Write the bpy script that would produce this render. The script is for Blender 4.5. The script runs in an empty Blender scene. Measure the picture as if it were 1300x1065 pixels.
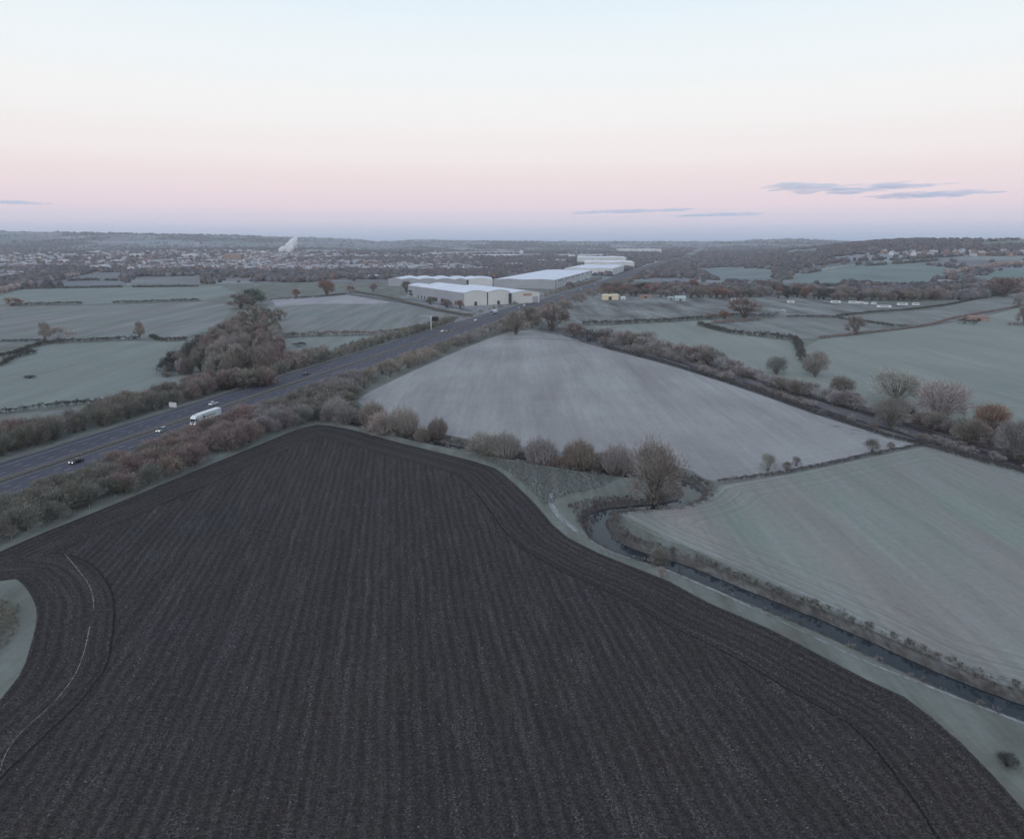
import bpy, math, random
import numpy as np
from mathutils.geometry import delaunay_2d_cdt
from mathutils import Vector

S = bpy.context.scene
C = S.collection
rnd = random.Random(7)
R = np.random.RandomState(11)

# ------------------------------------------------------------------ camera
EYE = 72.0
F, PX, PY, HZ = 933.0, 650.0, 487.5, 308.0
PITCH = math.atan((PY - HZ) / F)
cp, sp = math.cos(PITCH), math.sin(PITCH)
cam_d = bpy.data.cameras.new("camera")
cam = bpy.data.objects.new("camera", cam_d)
C.objects.link(cam)
cam.location = (0, 0, EYE)
cam.rotation_euler = (math.pi / 2 - PITCH, 0, 0)
cam_d.sensor_fit = 'HORIZONTAL'
cam_d.sensor_width = 36
cam_d.lens = 36 * F / 1300
cam_d.shift_y = -45 / 1300
cam_d.clip_start = 1
cam_d.clip_end = 60000
S.camera = cam

# ------------------------------------------------------------------ view + sky + sun
S.view_settings.view_transform = 'Standard'
S.view_settings.look = 'None'
S.view_settings.exposure = 0
S.view_settings.gamma = 1
S.cycles.volume_bounces = 6
S.cycles.max_bounces = 8
S.cycles.use_denoising = True
S.cycles.denoising_prefilter = 'ACCURATE'
S.cycles.sample_clamp_indirect = 4


def lin(*c):
    return tuple(((v / 255) / 12.92 if v / 255 <= .04045 else ((v / 255 + .055) / 1.055) ** 2.4) for v in c) + (1,)


W = bpy.data.worlds.new("World")
S.world = W
W.use_nodes = True
nt = W.node_tree
nt.nodes.clear()
wo = nt.nodes.new('ShaderNodeOutputWorld')
bg = nt.nodes.new('ShaderNodeBackground')
tc = nt.nodes.new('ShaderNodeTexCoord')
sx = nt.nodes.new('ShaderNodeSeparateXYZ')
cr = nt.nodes.new('ShaderNodeValToRGB')
nt.links.new(tc.outputs['Generated'], sx.inputs[0])
nt.links.new(sx.outputs['Z'], cr.inputs[0])
nt.links.new(cr.outputs[0], bg.inputs[0])
nt.links.new(bg.outputs[0], wo.inputs[0])

bg.inputs[1].default_value = 1.0
cr.color_ramp.interpolation = 'EASE'
stops = [(0.0, (158, 178, 208)), (.012, (196, 203, 224)), (.03, (222, 214, 228)), (.05, (239, 221, 228)),
         (.075, (243, 227, 229)), (.115, (247, 239, 239)), (.165, (247, 246, 245)), (.22, (241, 247, 250)),
         (.30, (229, 243, 252)), (.50, (184, 204, 228)), (1.0, (142, 164, 198))]
el = cr.color_ramp.elements
el[0].position, el[0].color = stops[0][0], lin(*stops[0][1])
el[1].position, el[1].color = stops[-1][0], lin(*stops[-1][1])
for p_, c_ in stops[1:-1]:
    e_ = el.new(p_)
    e_.color = lin(*c_)

sun_d = bpy.data.lights.new("sun", 'SUN')
sun = bpy.data.objects.new("sun", sun_d)
C.objects.link(sun)
sun_d.energy = 1.1
sun_d.angle = math.radians(60)
sun_d.color = (1.0, .92, .88)
sun.rotation_euler = (math.radians(50), 0, math.radians(-25))
sun.location = (0, -50, 200)

# ------------------------------------------------------------------ terrain


def sstep(a, b, x):
    t = np.clip((x - a) / (b - a), 0, 1)
    return t * t * (3 - 2 * t)


_tab = R.rand(256, 256)


def vnoise(x, y):
    x = np.asarray(x, float); y = np.asarray(y, float)
    xi = np.floor(x).astype(int); yi = np.floor(y).astype(int)
    fx = x - xi; fy = y - yi
    fx = fx * fx * (3 - 2 * fx); fy = fy * fy * (3 - 2 * fy)
    g = lambda a, b: _tab[a % 256, b % 256]
    return (g(xi, yi) * (1 - fx) + g(xi + 1, yi) * fx) * (1 - fy) + (g(xi, yi + 1) * (1 - fx) + g(xi + 1, yi + 1) * fx) * fy


def fbm(x, y):
    return .5 * vnoise(x, y) + .3 * vnoise(x * 2.1 + 7, y * 2.1) + .2 * vnoise(x * 4.3, y * 4.3 + 5)


SKX = [-300, 0, 250, 460, 482, 530, 650, 930, 1000, 1080, 1300, 1600]
SKY = [297, 298, 300.5, 304.5, 307, 304, 306.3, 306.3, 303.3, 306, 304, 303]


def hill(x, y):
    x = np.asarray(x, float); y = np.asarray(y, float)
    r = np.hypot(x, y)
    yy = np.maximum(y, 1.0)
    u = np.clip(650 + 950 * x / yy, -300, 1600)
    front = sstep(0, 600, y)
    sk = np.interp(u, SKX, SKY)
    far = (64 + (308 - sk) * 9500 / 950.0) * sstep(5600, 9300, r)
    mid = (26 * fbm(x / 1300, y / 1300) - 4) * sstep(2300, 4200, r)
    right = (60 * sstep(1100, 2500, y) + 14 * sstep(2500, 3400, y)) * sstep(890, 1160, u) * (1 - .5 * sstep(4200, 6000, r))
    right = right + 5 * (fbm(x / 350 + 3, y / 350) - .5) * sstep(1100, 1700, y) * sstep(890, 1050, u)
    left = 16 * sstep(2600, 4500, y) * (1 - sstep(350, 520, u))
    return front * (np.maximum(far, right) + mid * (1 - .6 * sstep(5600, 9300, r)) + left)


_ts = np.geomspace(40, 16000, 2600)


def at(px, py, z0=0.0):
    u = (px - PX) / F
    v = (py - PY) / F
    d = sp + v * cp
    f = cp - v * sp
    zr = EYE - _ts * d
    h = hill(_ts * u, _ts * f) + z0
    k = np.nonzero(zr <= h)[0]
    if len(k) == 0:
        t = 9000.0
    elif k[0] == 0:
        t = _ts[0]
    else:
        i = k[0]
        a = zr[i - 1] - h[i - 1]; b = zr[i] - h[i]
        t = _ts[i - 1] + (_ts[i] - _ts[i - 1]) * a / (a - b)
    return (t * u, t * f)


def zat(x, y):
    return float(hill(x, y))


def W2(pts):
    return [p[2] if len(p) == 3 else at(*p) for p in pts]


def catmull(pts, step):
    P = [np.array(p, float) for p in pts]
    P = [2 * P[0] - P[1]] + P + [2 * P[-1] - P[-2]]
    out = []
    for i in range(1, len(P) - 2):
        n = max(1, int(np.linalg.norm(P[i + 1] - P[i]) / step))
        for k in range(n):
            t = k / n
            out.append(.5 * (2 * P[i] + (P[i + 1] - P[i - 1]) * t + (2 * P[i - 1] - 5 * P[i] + 4 * P[i + 1] - P[i + 2]) * t * t
                             + (-P[i - 1] + 3 * P[i] - 3 * P[i + 1] + P[i + 2]) * t ** 3))
    out.append(P[-2])
    return [(float(a[0]), float(a[1])) for a in out]


def inpoly(x, y, poly):
    x = np.asarray(x, float); y = np.asarray(y, float)
    r = np.zeros(x.shape, bool)
    n = len(poly)
    for i in range(n):
        x1, y1 = poly[i]; x2, y2 = poly[(i + 1) % n]
        if y1 == y2:
            continue
        c = ((y1 > y) != (y2 > y)) & (x < (x2 - x1) * (y - y1) / (y2 - y1) + x1)
        r ^= c
    return r


def segdist(x, y, poly, closed=True):
    x = np.asarray(x, float); y = np.asarray(y, float)
    d = np.full(x.shape, 1e9)
    n = len(poly)
    for i in range(n if closed else n - 1):
        x1, y1 = poly[i]; x2, y2 = poly[(i + 1) % n]
        dx, dy = x2 - x1, y2 - y1
        L = dx * dx + dy * dy
        if L < 1e-9:
            continue
        t = np.clip(((x - x1) * dx + (y - y1) * dy) / L, 0, 1)
        d = np.minimum(d, np.hypot(x - x1 - t * dx, y - y1 - t * dy))
    return d


# ------------------------------------------------------------------ object helpers
def props(o, label=None, cat=None, group=None, kind=None):
    if label: o['label'] = label
    if cat: o['category'] = cat
    if group: o['group'] = group
    if kind: o['kind'] = kind
    return o


def empty(name, loc, rz=0, label=None, cat=None, group=None):
    o = bpy.data.objects.new(name, None)
    C.objects.link(o)
    o.location = loc
    o.rotation_euler = (0, 0, rz)
    o.empty_display_size = 1
    return props(o, label, cat, group)


def mesh(name, v, f, mats, mi=None, smooth=False):
    me = bpy.data.meshes.new(name)
    v = np.asarray(v, np.float32)
    if isinstance(f, np.ndarray):
        k = f.shape[1]
        me.vertices.add(len(v)); me.vertices.foreach_set('co', v.ravel())
        me.loops.add(f.size); me.loops.foreach_set('vertex_index', f.astype(np.int32).ravel())
        me.polygons.add(len(f))
        me.polygons.foreach_set('loop_start', np.arange(len(f), dtype=np.int32) * k)
        me.update(calc_edges=True)
    else:
        me.from_pydata([tuple(map(float, a)) for a in v], [], f)
    for m in (mats if isinstance(mats, (list, tuple)) else [mats]):
        me.materials.append(m)
    if mi is not None:
        me.polygons.foreach_set('material_index', np.asarray(mi, np.int32))
    if smooth:
        me.polygons.foreach_set('use_smooth', np.ones(len(me.polygons), bool))
    me.update()
    return me


def obj(name, me, parent=None, loc=None, rz=0):
    o = bpy.data.objects.new(name, me)
    C.objects.link(o)
    if parent is not None:
        o.parent = parent
    if loc is not None:
        o.location = loc
    if rz:
        o.rotation_euler = (0, 0, rz)
    return o


class MB:
    def __init__(s):
        s.v = []; s.f = []; s.m = []

    def add(s, v, f, m=0):
        b = len(s.v)
        s.v += [tuple(p) for p in v]
        s.f += [tuple(i + b for i in q) for q in f]
        s.m += [m] * len(f)
        return s

    def box(s, x0, x1, y0, y1, z0, z1, m=0, top=None):
        # top=(dx0,dx1,dy0,dy1) insets of the top face
        a, b, c, d = top or (0, 0, 0, 0)
        v = [(x0, y0, z0), (x1, y0, z0), (x1, y1, z0), (x0, y1, z0),
             (x0 + a, y0 + c, z1), (x1 - b, y0 + c, z1), (x1 - b, y1 - d, z1), (x0 + a, y1 - d, z1)]
        return s.add(v, [(0, 3, 2, 1), (4, 5, 6, 7), (0, 1, 5, 4), (1, 2, 6, 5), (2, 3, 7, 6), (3, 0, 4, 7)], m)

    def tube(s, p, q, r0, r1=None, n=6, m=0, cap=True):
        r1 = r0 if r1 is None else r1
        p = Vector(p); q = Vector(q); d = (q - p).normalized()
        a = d.orthogonal().normalized(); b = d.cross(a)
        v = []
        for c, r in ((p, r0), (q, r1)):
            for k in range(n):
                t = 2 * math.pi * k / n
                v.append(c + a * math.cos(t) * r + b * math.sin(t) * r)
        f = [(k, (k + 1) % n, n + (k + 1) % n, n + k) for k in range(n)]
        if cap:
            f += [tuple(range(n))[::-1], tuple(range(n, 2 * n))]
        return s.add(v, f, m)

    def prism(s, prof, x0, x1, m=0):
        # profile in (y,z) extruded along x
        n = len(prof)
        v = [(x0, a, b) for a, b in prof] + [(x1, a, b) for a, b in prof]
        f = [(k, (k + 1) % n, n + (k + 1) % n, n + k) for k in range(n)] + [tuple(range(n))[::-1], tuple(range(n, 2 * n))]
        return s.add(v, f, m)

    def mesh(s, name, mats, smooth=False):
        return mesh(name, s.v, s.f, mats, s.m, smooth)

    def build(s, name, mats, parent=None, loc=None, rz=0, smooth=False):
        return obj(name, s.mesh(name, mats, smooth), parent, loc, rz)


# ------------------------------------------------------------------ materials
class NT:
    def __init__(s, name, rough=.9, spec=.2):
        s.m = bpy.data.materials.new(name)
        s.m.use_nodes = True
        s.t = s.m.node_tree
        s.b = s.t.nodes['Principled BSDF']
        s.b.inputs['Roughness'].default_value = rough
        s.b.inputs['Specular IOR Level'].default_value = spec

    def n(s, kind, **kw):
        o = s.t.nodes.new(kind)
        for k, v in kw.items():
            setattr(o, k, v)
        return o

    def l(s, a, b):
        s.t.links.new(a, b)

    def coord(s, scale=(1, 1, 1), rot=0, attr=None):
        mp = s.n('ShaderNodeMapping', vector_type='POINT')
        mp.inputs['Scale'].default_value = scale
        mp.inputs['Rotation'].default_value = (0, 0, rot)
        if attr is None:
            s.l(s.n('ShaderNodeTexCoord').outputs['Object'], mp.inputs[0])
        else:
            s.l(attr, mp.inputs[0])
        return mp.outputs[0]

    def noise(s, vec, scale, detail=4, rough=.55):
        o = s.n('ShaderNodeTexNoise')
        o.inputs['Scale'].default_value = scale
        o.inputs['Detail'].default_value = detail
        o.inputs['Roughness'].default_value = rough
        s.l(vec, o.inputs['Vector'])
        return o.outputs['Fac']

    def mr(s, v, a, b, c=0., d=1.):
        o = s.n('ShaderNodeMapRange')
        s.l(v, o.inputs[0])
        for i, k in enumerate((a, b, c, d)):
            o.inputs[i + 1].default_value = k
        return o.outputs[0]

    def math(s, op, a, b=None):
        o = s.n('ShaderNodeMath', operation=op)
        for i, k in enumerate((a, b)):
            if k is None: continue
            if isinstance(k, (int, float)): o.inputs[i].default_value = k
            else: s.l(k, o.inputs[i])
        return o.outputs[0]

    def mix(s, fac, a, b, mode='MIX'):
        o = s.n('ShaderNodeMix', data_type='RGBA', blend_type=mode)
        if isinstance(fac, (int, float)): o.inputs[0].default_value = fac
        else: s.l(fac, o.inputs[0])
        for i, k in ((6, a), (7, b)):
            if isinstance(k, tuple): o.inputs[i].default_value = k if len(k) == 4 else k + (1,)
            else: s.l(k, o.inputs[i])
        return o.outputs[2]

    def val(s, col, fac):
        # multiply colour by a scalar field
        o = s.n('ShaderNodeVectorMath', operation='SCALE')
        s.l(col, o.inputs[0]); s.l(fac, o.inputs['Scale'])
        return o.outputs[0]

    def attr(s, name):
        return s.n('ShaderNodeAttribute', attribute_name=name)

    def color(s, c):
        if isinstance(c, tuple): s.b.inputs['Base Color'].default_value = c if len(c) == 4 else c + (1,)
        else: s.l(c, s.b.inputs['Base Color'])
        return s

    def bump(s, h, strength=.5, dist=.3):
        o = s.n('ShaderNodeBump')
        o.inputs['Strength'].default_value = strength
        o.inputs['Distance'].default_value = dist
        s.l(h, o.inputs['Height'])
        s.l(o.outputs[0], s.b.inputs['Normal'])
        return s


def plain(name, c, rough=.6, var=.12, scale=.8, spec=.3, metal=0):
    t = NT(name, rough, spec)
    t.b.inputs['Metallic'].default_value = metal
    n = t.noise(t.coord(), scale, 5)
    v = t.mr(n, .3, .7, 1 - var, 1 + var)
    rgb = t.n('ShaderNodeRGB'); rgb.outputs[0].default_value = c + (1,)
    t.color(t.val(rgb.outputs[0], v))
    return t.m


def field_mat(name, c1, c2, rot=0., rows=.12, blot=.012, rowfreq=.35, edge=0., streak=1.0):
    """frosted ground: two soils blotched, drill rows, fine grain, wheel tracks along the margin"""
    t = NT(name, .95, .1)
    co = t.coord()
    a = t.noise(co, blot, 7, .65)
    a2 = t.noise(t.coord((blot * 3.5, blot * .6, 1), rot + .06), 1.0, 5, .65)
    aa = t.math('ADD', t.math('MULTIPLY', a, .45), t.math('MULTIPLY', a2, .55))
    c = t.mix(t.mr(aa, .40, .60), c1, c2)
    b = t.noise(t.coord((rowfreq, rowfreq * .04, 1), rot), 1.0, 4, .7)
    v = t.mr(b, .3, .7, 1 - rows, 1 + rows)
    v2 = t.mr(t.noise(t.coord((.06, .006, 1), rot + .12), 1.0, 3, .6), .3, .7, 1 - rows * streak, 1 + rows * streak)
    g = t.mr(t.noise(co, .55, 7, .8), .25, .75, .84, 1.16)
    v = t.math('MULTIPLY', t.math('MULTIPLY', v, v2), g)
    if edge:
        e = t.attr('edge').outputs['Fac']
        cb = t.n('ShaderNodeCombineXYZ')
        t.l(e, cb.inputs[0])
        w = t.noise(t.coord((1, 1, 1), 0, cb.outputs[0]), .9, 2, .6)
        k = t.mr(e, 3, 18, edge, 0)
        w = t.math('SUBTRACT', w, .5)
        v = t.math('MULTIPLY', v, t.math('ADD', t.math('MULTIPLY', w, t.math('MULTIPLY', k, 4.0)), 1.0))
    t.color(t.val(c, v))
    t.bump(t.noise(co, 1.6, 6, .7), .35, .25)
    return t.m


M = {}
rad = math.radians
M['margin'] = field_mat('margin_grass', (.18, .20, .18), (.135, .14, .12), .3, .16, .05)
M['f_pale'] = field_mat('frosted_stubble', (.25, .24, .235), (.34, .345, .335), rad(-20), .09, .009, .4, .25)
M['f_low'] = field_mat('frosted_winter_crop', (.25, .236, .222), (.215, .25, .22), rad(-43), .10, .012, .5, .4)
M['f_green'] = field_mat('frosted_pasture', (.21, .238, .212), (.255, .277, .25), rad(80), .06, .01)
M['f_mauve'] = field_mat('frosted_plough_mauve', (.22, .212, .21), (.185, .215, .195), rad(62), .2, .012, .2)
M['f_blue'] = field_mat('frosted_pasture_blue', (.22, .25, .228), (.195, .22, .20), rad(75), .09, .012)
M['f_grey'] = field_mat('frosted_meadow', (.23, .245, .23), (.165, .17, .16), rad(80), .12, .02)
M['f_scrub'] = field_mat('scrubby_meadow', (.25, .265, .25), (.105, .10, .10), rad(80), .2, .014)
M['f_white'] = field_mat('thick_frost', (.36, .355, .365), (.29, .28, .295), rad(80), .08, .02)
M['bank'] = field_mat('riverbank_earth', (.066, .062, .058), (.12, .118, .112), .5, .3, .25, 1.2)
M['corridor'] = field_mat('embankment_scrub', (.095, .09, .092), (.145, .14, .142), rad(-25), .25, .05, .8)
M['bed'] = field_mat('dark_ballast', (.045, .040, .046), (.07, .064, .068), rad(-25), .12, .1)
M['yard'] = field_mat('yard_concrete', (.26, .27, .275), (.18, .19, .185), .4, .06, .03)


def plough_mat():
    t = NT('ploughed_soil', .95, .12)
    th = math.radians(-9.03)
    co = t.coord()
    e = t.attr('edge').outputs['Fac']
    # rows run along the long axis; on the headland they follow the boundary
    rc = t.coord((1, 1, 1), th)
    sep = t.n('ShaderNodeSeparateXYZ'); t.l(rc, sep.inputs[0])
    e = t.math('ADD', e, t.math('MULTIPLY', t.math('SUBTRACT', t.noise(co, .09, 4, .7), .5), 1.6))
    head = t.mr(e, 13.2, 13.6, 1, 0)
    wob = t.math('MULTIPLY', t.math('SUBTRACT', t.noise(co, .05, 3), .5), 1.2)
    q = t.n('ShaderNodeMix', data_type='FLOAT')
    t.l(head, q.inputs[0]); t.l(sep.outputs[0], q.inputs[2]); t.l(e, q.inputs[3])
    qq = t.math('ADD', q.outputs[0], wob)
    ss = t.math('MULTIPLY', t.math('ADD', sep.outputs[1], t.math('MULTIPLY', sep.outputs[0], head)), .035)
    cb = t.n('ShaderNodeCombineXYZ'); t.l(qq, cb.inputs[0]); t.l(ss, cb.inputs[1])
    rc_ = cb.outputs[0]
    fine = t.noise(t.coord((.55, 1.6, 1), 0, rc_), 1.0, 4, .7)
    ph = t.math('ADD', t.math('MULTIPLY', qq, 2 * math.pi / 1.9), t.math('MULTIPLY', t.noise(t.coord((.9, 2.2, 1), 0, rc_), 1.0, 3), 3.2))
    wv = t.math('MULTIPLY', t.math('ADD', t.math('SINE', ph), 1.0), .5)
    row = t.math('ADD', t.math('MULTIPLY', wv, .45), t.math('MULTIPLY', fine, .55))
    wide = t.noise(t.coord((.19, .12, 1), 0, rc_), 1.0, 3, .6)
    clod = t.noise(co, 2.6, 3, .85)
    clod2 = t.noise(co, .85, 4, .8)
    big = t.noise(co, .02, 4, .6)
    c = t.mix(t.mr(big, .35, .65), (.046, .0400, .0380), (.041, .0380, .0400))
    v = t.mr(row, .2, .8, .78, 1.25)
    v = t.math('MULTIPLY', v, t.mr(wide, .35, .65, .9, 1.12))
    v = t.math('MULTIPLY', v, t.mr(clod, .3, .7, .15, 2.0))
    v = t.math('MULTIPLY', v, t.mr(clod2, .3, .7, .6, 1.45))
    # open furrow where the headland meets the main rows
    fur = t.math('ABSOLUTE', t.math('SUBTRACT', e, 13.4))
    v = t.math('MULTIPLY', v, t.mr(fur, 0.1, .5, .78, 1.0))
    c = t.val(c, v)
    # hoar frost caught on the ridges
    fr = t.math('MULTIPLY', t.mr(fine, .52, .64), t.mr(t.noise(co, 2.6, 3, .9), .52, .64))
    fr2 = t.math('MULTIPLY', t.mr(t.noise(co, 2.4, 2, .9), .62, .72), .45)
    c = t.mix(t.math('MINIMUM', t.math('ADD', t.math('MULTIPLY', fr, .7), fr2), .8), c, (.24, .232, .235))
    t.color(c)
    h = t.math('ADD', t.math('MULTIPLY', row, 1.3), clod)
    t.bump(h, .9, .4)
    return t.m


M['plough'] = plough_mat()


def far_mat():
    t = NT('far_country', .95, .1)
    a = t.attr('Col').outputs['Color']
    co = t.coord()
    v = t.mr(t.noise(co, .006, 6, .65), .3, .7, .8, 1.2)
    t.color(t.val(a, v))
    return t.m


M['far'] = far_mat()


def twig_mat(name, attr):
    t = NT(name, .9, .1)
    if attr:
        base = t.attr('Col').outputs['Color']
        t.color(base)
    else:
        oi = t.n('ShaderNodeObjectInfo')
        a = t.attr('tone').outputs['Fac']
        n = t.noise(t.coord(), .35, 3, .6)
        v = t.math('MULTIPLY', t.mr(n, .35, .65, .72, 1.28), t.mr(a, 0, 1, .6, 1.4))
        c = t.val(oi.outputs['Color'], v)
        c = t.mix(t.mr(a, .72, .8, 0, .35), c, (.30, .31, .33))   # rime on some twigs
        t.color(c)
    return t.m


M['twig'] = twig_mat('frosted_twigs', False)
M['tone'] = twig_mat('distant_foliage', True)
M['bark'] = plain('bark', (.085, .075, .07), .95, .3, 2)
M['asphalt'] = None


def asphalt():
    t = NT('asphalt', .8, .35)
    co = t.coord()
    th = math.radians(15.3)
    lane = t.noise(t.coord((.55, .006, 1), th), 1.0, 3, .6)
    v = t.math('MULTIPLY', t.mr(lane, .3, .7, .8, 1.2), t.mr(t.noise(co, .6, 5, .7), .3, .7, .9, 1.1))
    rgb = t.n('ShaderNodeRGB'); rgb.outputs[0].default_value = (.062, .062, .082, 1)
    t.color(t.val(rgb.outputs[0], v))
    return t.m


M['asphalt'] = asphalt()
M['paint'] = plain('road_paint', (.42, .42, .43), .7, .2, .5)
M['steel'] = plain('galvanised_steel', (.27, .25, .235), .5, .15, .5, .5)
M['white'] = plain('white_paint', (.72, .74, .76), .4, .05)
M['cream'] = plain('cream_render', (.62, .56, .40), .8, .1)
M['black'] = plain('black_paint', (.012, .013, .016), .3, .1, 1, .5)
M['rubber'] = plain('rubber', (.015, .015, .015), .9)
M['silver'] = plain('silver_paint', (.30, .34, .36), .3, .05, 1, .5)
M['blue'] = plain('blue_paint', (.05, .09, .25), .4, .05)
M['gold'] = plain('gold_lettering', (.38, .31, .13), .6, .1)
M['lampglass'] = plain('lamp_glass', (.8, .8, .82), .15, .02, 1, .6)
hb = M['lampglass'].node_tree.nodes['Principled BSDF']
hb.inputs['Emission Color'].default_value = (1, .97, .9, 1)
hb.inputs['Emission Strength'].default_value = 1.4
g_ = NT('dark_glass', .08, .6); g_.color((.02, .024, .03)); M['glass'] = g_.m
w_ = NT('river_water', .06, .5); w_.color((.022, .028, .034)); w_.b.inputs['IOR'].default_value = 1.33; w_.b.inputs['Specular IOR Level'].default_value = .28
w_.bump(w_.noise(w_.coord(), 1.2, 3), .04, .1); M['water'] = w_.m

# ------------------------------------------------------------------ setting: near ground split into fields
plough_edge = catmull(W2([(-330, 850), (-120, 752), (0, 700), (60, 674), (130, 646), (200, 617), (330, 564), (380, 544), (402, 539),
                          (440, 544), (500, 560), (600, 585), (628, 594), (652, 613), (680, 640), (702, 666), (722, 683), (760, 702),
                          (850, 738), (900, 765), (975, 797), (1050, 836), (1100, 862), (1148, 884), (1180, 908), (1220, 942),
                          (1262, 985), (1340, 1075), (1420, 1180)]), 6)
plough_left = catmull(W2([(-160, 1020), (-60, 935), (0, 888), (24, 858), (38, 822), (46, 772), (20, 735), (-20, 740), (-120, 772), (-330, 872)]), 4)
P_plough = plough_edge + [(95, 20), (60, -80), (-60, -80), (-100, 40)] + plough_left
mid_a = W2([(452, 508), (480, 492), (540, 464), (600, 438), (640, 424), (675, 419), (720, 429), (765, 442), (850, 464),
            (950, 496), (1050, 531), (1150, 560)])
join = at(1174, 566)
mid_b = W2([(1100, 579), (1010, 598), (915, 613), (893, 607), (878, 597), (840, 588), (790, 584), (700, 572), (600, 558), (540, 546), (480, 530)])
P_mid = catmull(mid_a, 12) + [join] + catmull(mid_b, 8)
P_low = [join] + W2([(1300, 599), (1480, 650)]) + [(260, 160), (200, 60), (130, 60)] + \
    catmull(W2([(1420, 912), (1300, 876), (1200, 846), (1100, 795), (1010, 754), (900, 706), (840, 680), (806, 662), (784, 652), (800, 646),
                (860, 641), (895, 632), (909, 622), (914, 616)]), 4) + W2([(1010, 600), (1100, 581)])
P_corr = catmull(W2([(690, 412), (760, 425), (850, 446), (905, 463), (960, 480), (1000, 493), (1080, 512), (1160, 528), (1240, 556), (1300, 582), (1480, 640)]), 15) + \
    catmull(W2([(1480, 650), (1300, 599), (1174, 566), (1050, 531), (950, 496), (850, 464), (765, 442), (720, 429), (680, 419)]), 15)

fields = [  # name, material, polygon, smooth edge attribute wanted
    ('ploughed_field', 'plough', P_plough),
    ('stubble_field', 'f_pale', P_mid),
    ('crop_field', 'f_low', P_low),
    ('meadow', 'f_scrub', W2([(735, 372), (860, 372), (1000, 376), (1090, 384), (1170, 388), (1060, 402), (985, 402), (930, 400), (900, 404), (740, 411), (715, 402), (708, 396)])),
    ('pasture', 'f_green', W2([(745, 415), (895, 407), (930, 404), (885, 412), (900, 418), (960, 428), (1000, 433), (1014, 445), (1022, 470), (1014, 497), (960, 486), (880, 458), (800, 436), (745, 422)])),
    ('pasture', 'f_grey', W2([(905, 412), (985, 404), (1060, 405), (1130, 413), (1060, 428), (1015, 430), (960, 425), (900, 415)])),
    ('pasture', 'f_green', W2([(1040, 431), (1110, 423), (1190, 413), (1250, 402), (1300, 389), (1420, 372)]) + [at(1700, 480), at(1500, 650), at(1300, 587), at(1160, 533), at(1080, 516), at(1014, 497), at(1022, 470), at(1014, 445)]),
    ('pasture', 'f_grey', W2([(1062, 403), (1180, 394), (1250, 378), (1300, 370), (1420, 360), (1420, 371), (1300, 387), (1240, 402), (1190, 411), (1132, 411)])),
    ('pasture', 'f_blue', W2([(-200, 480), (-60, 462), (0, 453), (60, 438), (160, 433), (235, 433), (222, 455), (205, 472), (250, 475), (278, 481), (270, 491), (225, 501), (100, 514), (0, 524), (-200, 545)])),
    ('pasture', 'f_grey', W2([(-200, 549), (0, 527), (100, 518), (222, 507), (215, 512), (130, 538), (60, 562), (0, 582), (-200, 640)])),
    ('harrowed_field', 'f_mauve', W2([(-150, 392), (0, 389), (110, 388), (262, 383), (297, 388), (285, 405), (250, 431), (160, 431), (60, 434), (0, 441), (-150, 455)])),
    ('pasture', 'f_blue', W2([(-150, 380), (0, 376), (30, 367), (150, 365), (280, 363), (300, 372), (262, 381), (110, 386), (0, 387), (-150, 390)])),
    ('frosted_field', 'f_mauve', W2([(345, 381), (440, 376), (500, 385), (560, 397), (598, 403), (545, 420), (500, 425), (400, 426), (345, 422), (332, 400)])),
    ('frosted_strip', 'f_white', W2([(345, 380), (440, 374.5), (500, 384), (470, 386), (400, 386), (350, 389)])),
    ('pasture', 'f_blue', W2([(340, 431), (400, 428), (480, 426), (512, 424), (466, 441), (400, 458), (350, 466), (338, 450)])),
    ('yard', 'yard', W2([(492, 384), (520, 373), (560, 372), (690, 372), (690, 379), (640, 391), (602, 402), (560, 395)])),
]

river = catmull(W2([(380, 514), (410, 526), (480, 543), (540, 557), (600, 569), (650, 578), (720, 590), (790, 600), (840, 604), (866, 610), (880, 622),
                    (874, 630), (850, 637), (805, 641), (772, 645), (757, 655), (762, 672), (785, 690), (825, 704), (870, 718), (930, 743), (1000, 771),
                    (1065, 798), (1118, 822), (1189, 854), (1278, 889), (1400, 930), (1500, 970)]), 2.2)


def offset(line, d):
    P = np.array(line); T = np.gradient(P, axis=0)
    T /= np.linalg.norm(T, axis=1)[:, None]
    return P + np.c_[T[:, 1], -T[:, 0]] * d


def ribbon_poly(line, a, b):
    return [tuple(p) for p in offset(line, a)] + [tuple(p) for p in offset(line, b)[::-1]]


fields.append(('embankment', 'corridor', P_corr))
fields.append(('riverbank', 'bank', ribbon_poly(river[::2], -4.6, 4.6)))
RP = river


def ground_z(x, y):
    z = hill(x, y)
    m = (np.asarray(y) < 420) & (np.asarray(x) > -130) & (np.asarray(x) < 160)
    if m.any():
        d = np.full(z.shape, 99.)
        d[m] = segdist(np.asarray(x)[m], np.asarray(y)[m], RP, False)
        z = z - 2.1 * (1 - sstep(1.3, 4.2, d))
    return z


NEAR = 1420.0
ang = np.concatenate([np.radians(np.arange(-60, 60, .25)), np.radians(np.arange(60, 300, 4))])   # from +y, clockwise
cols = np.array(ang)


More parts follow.
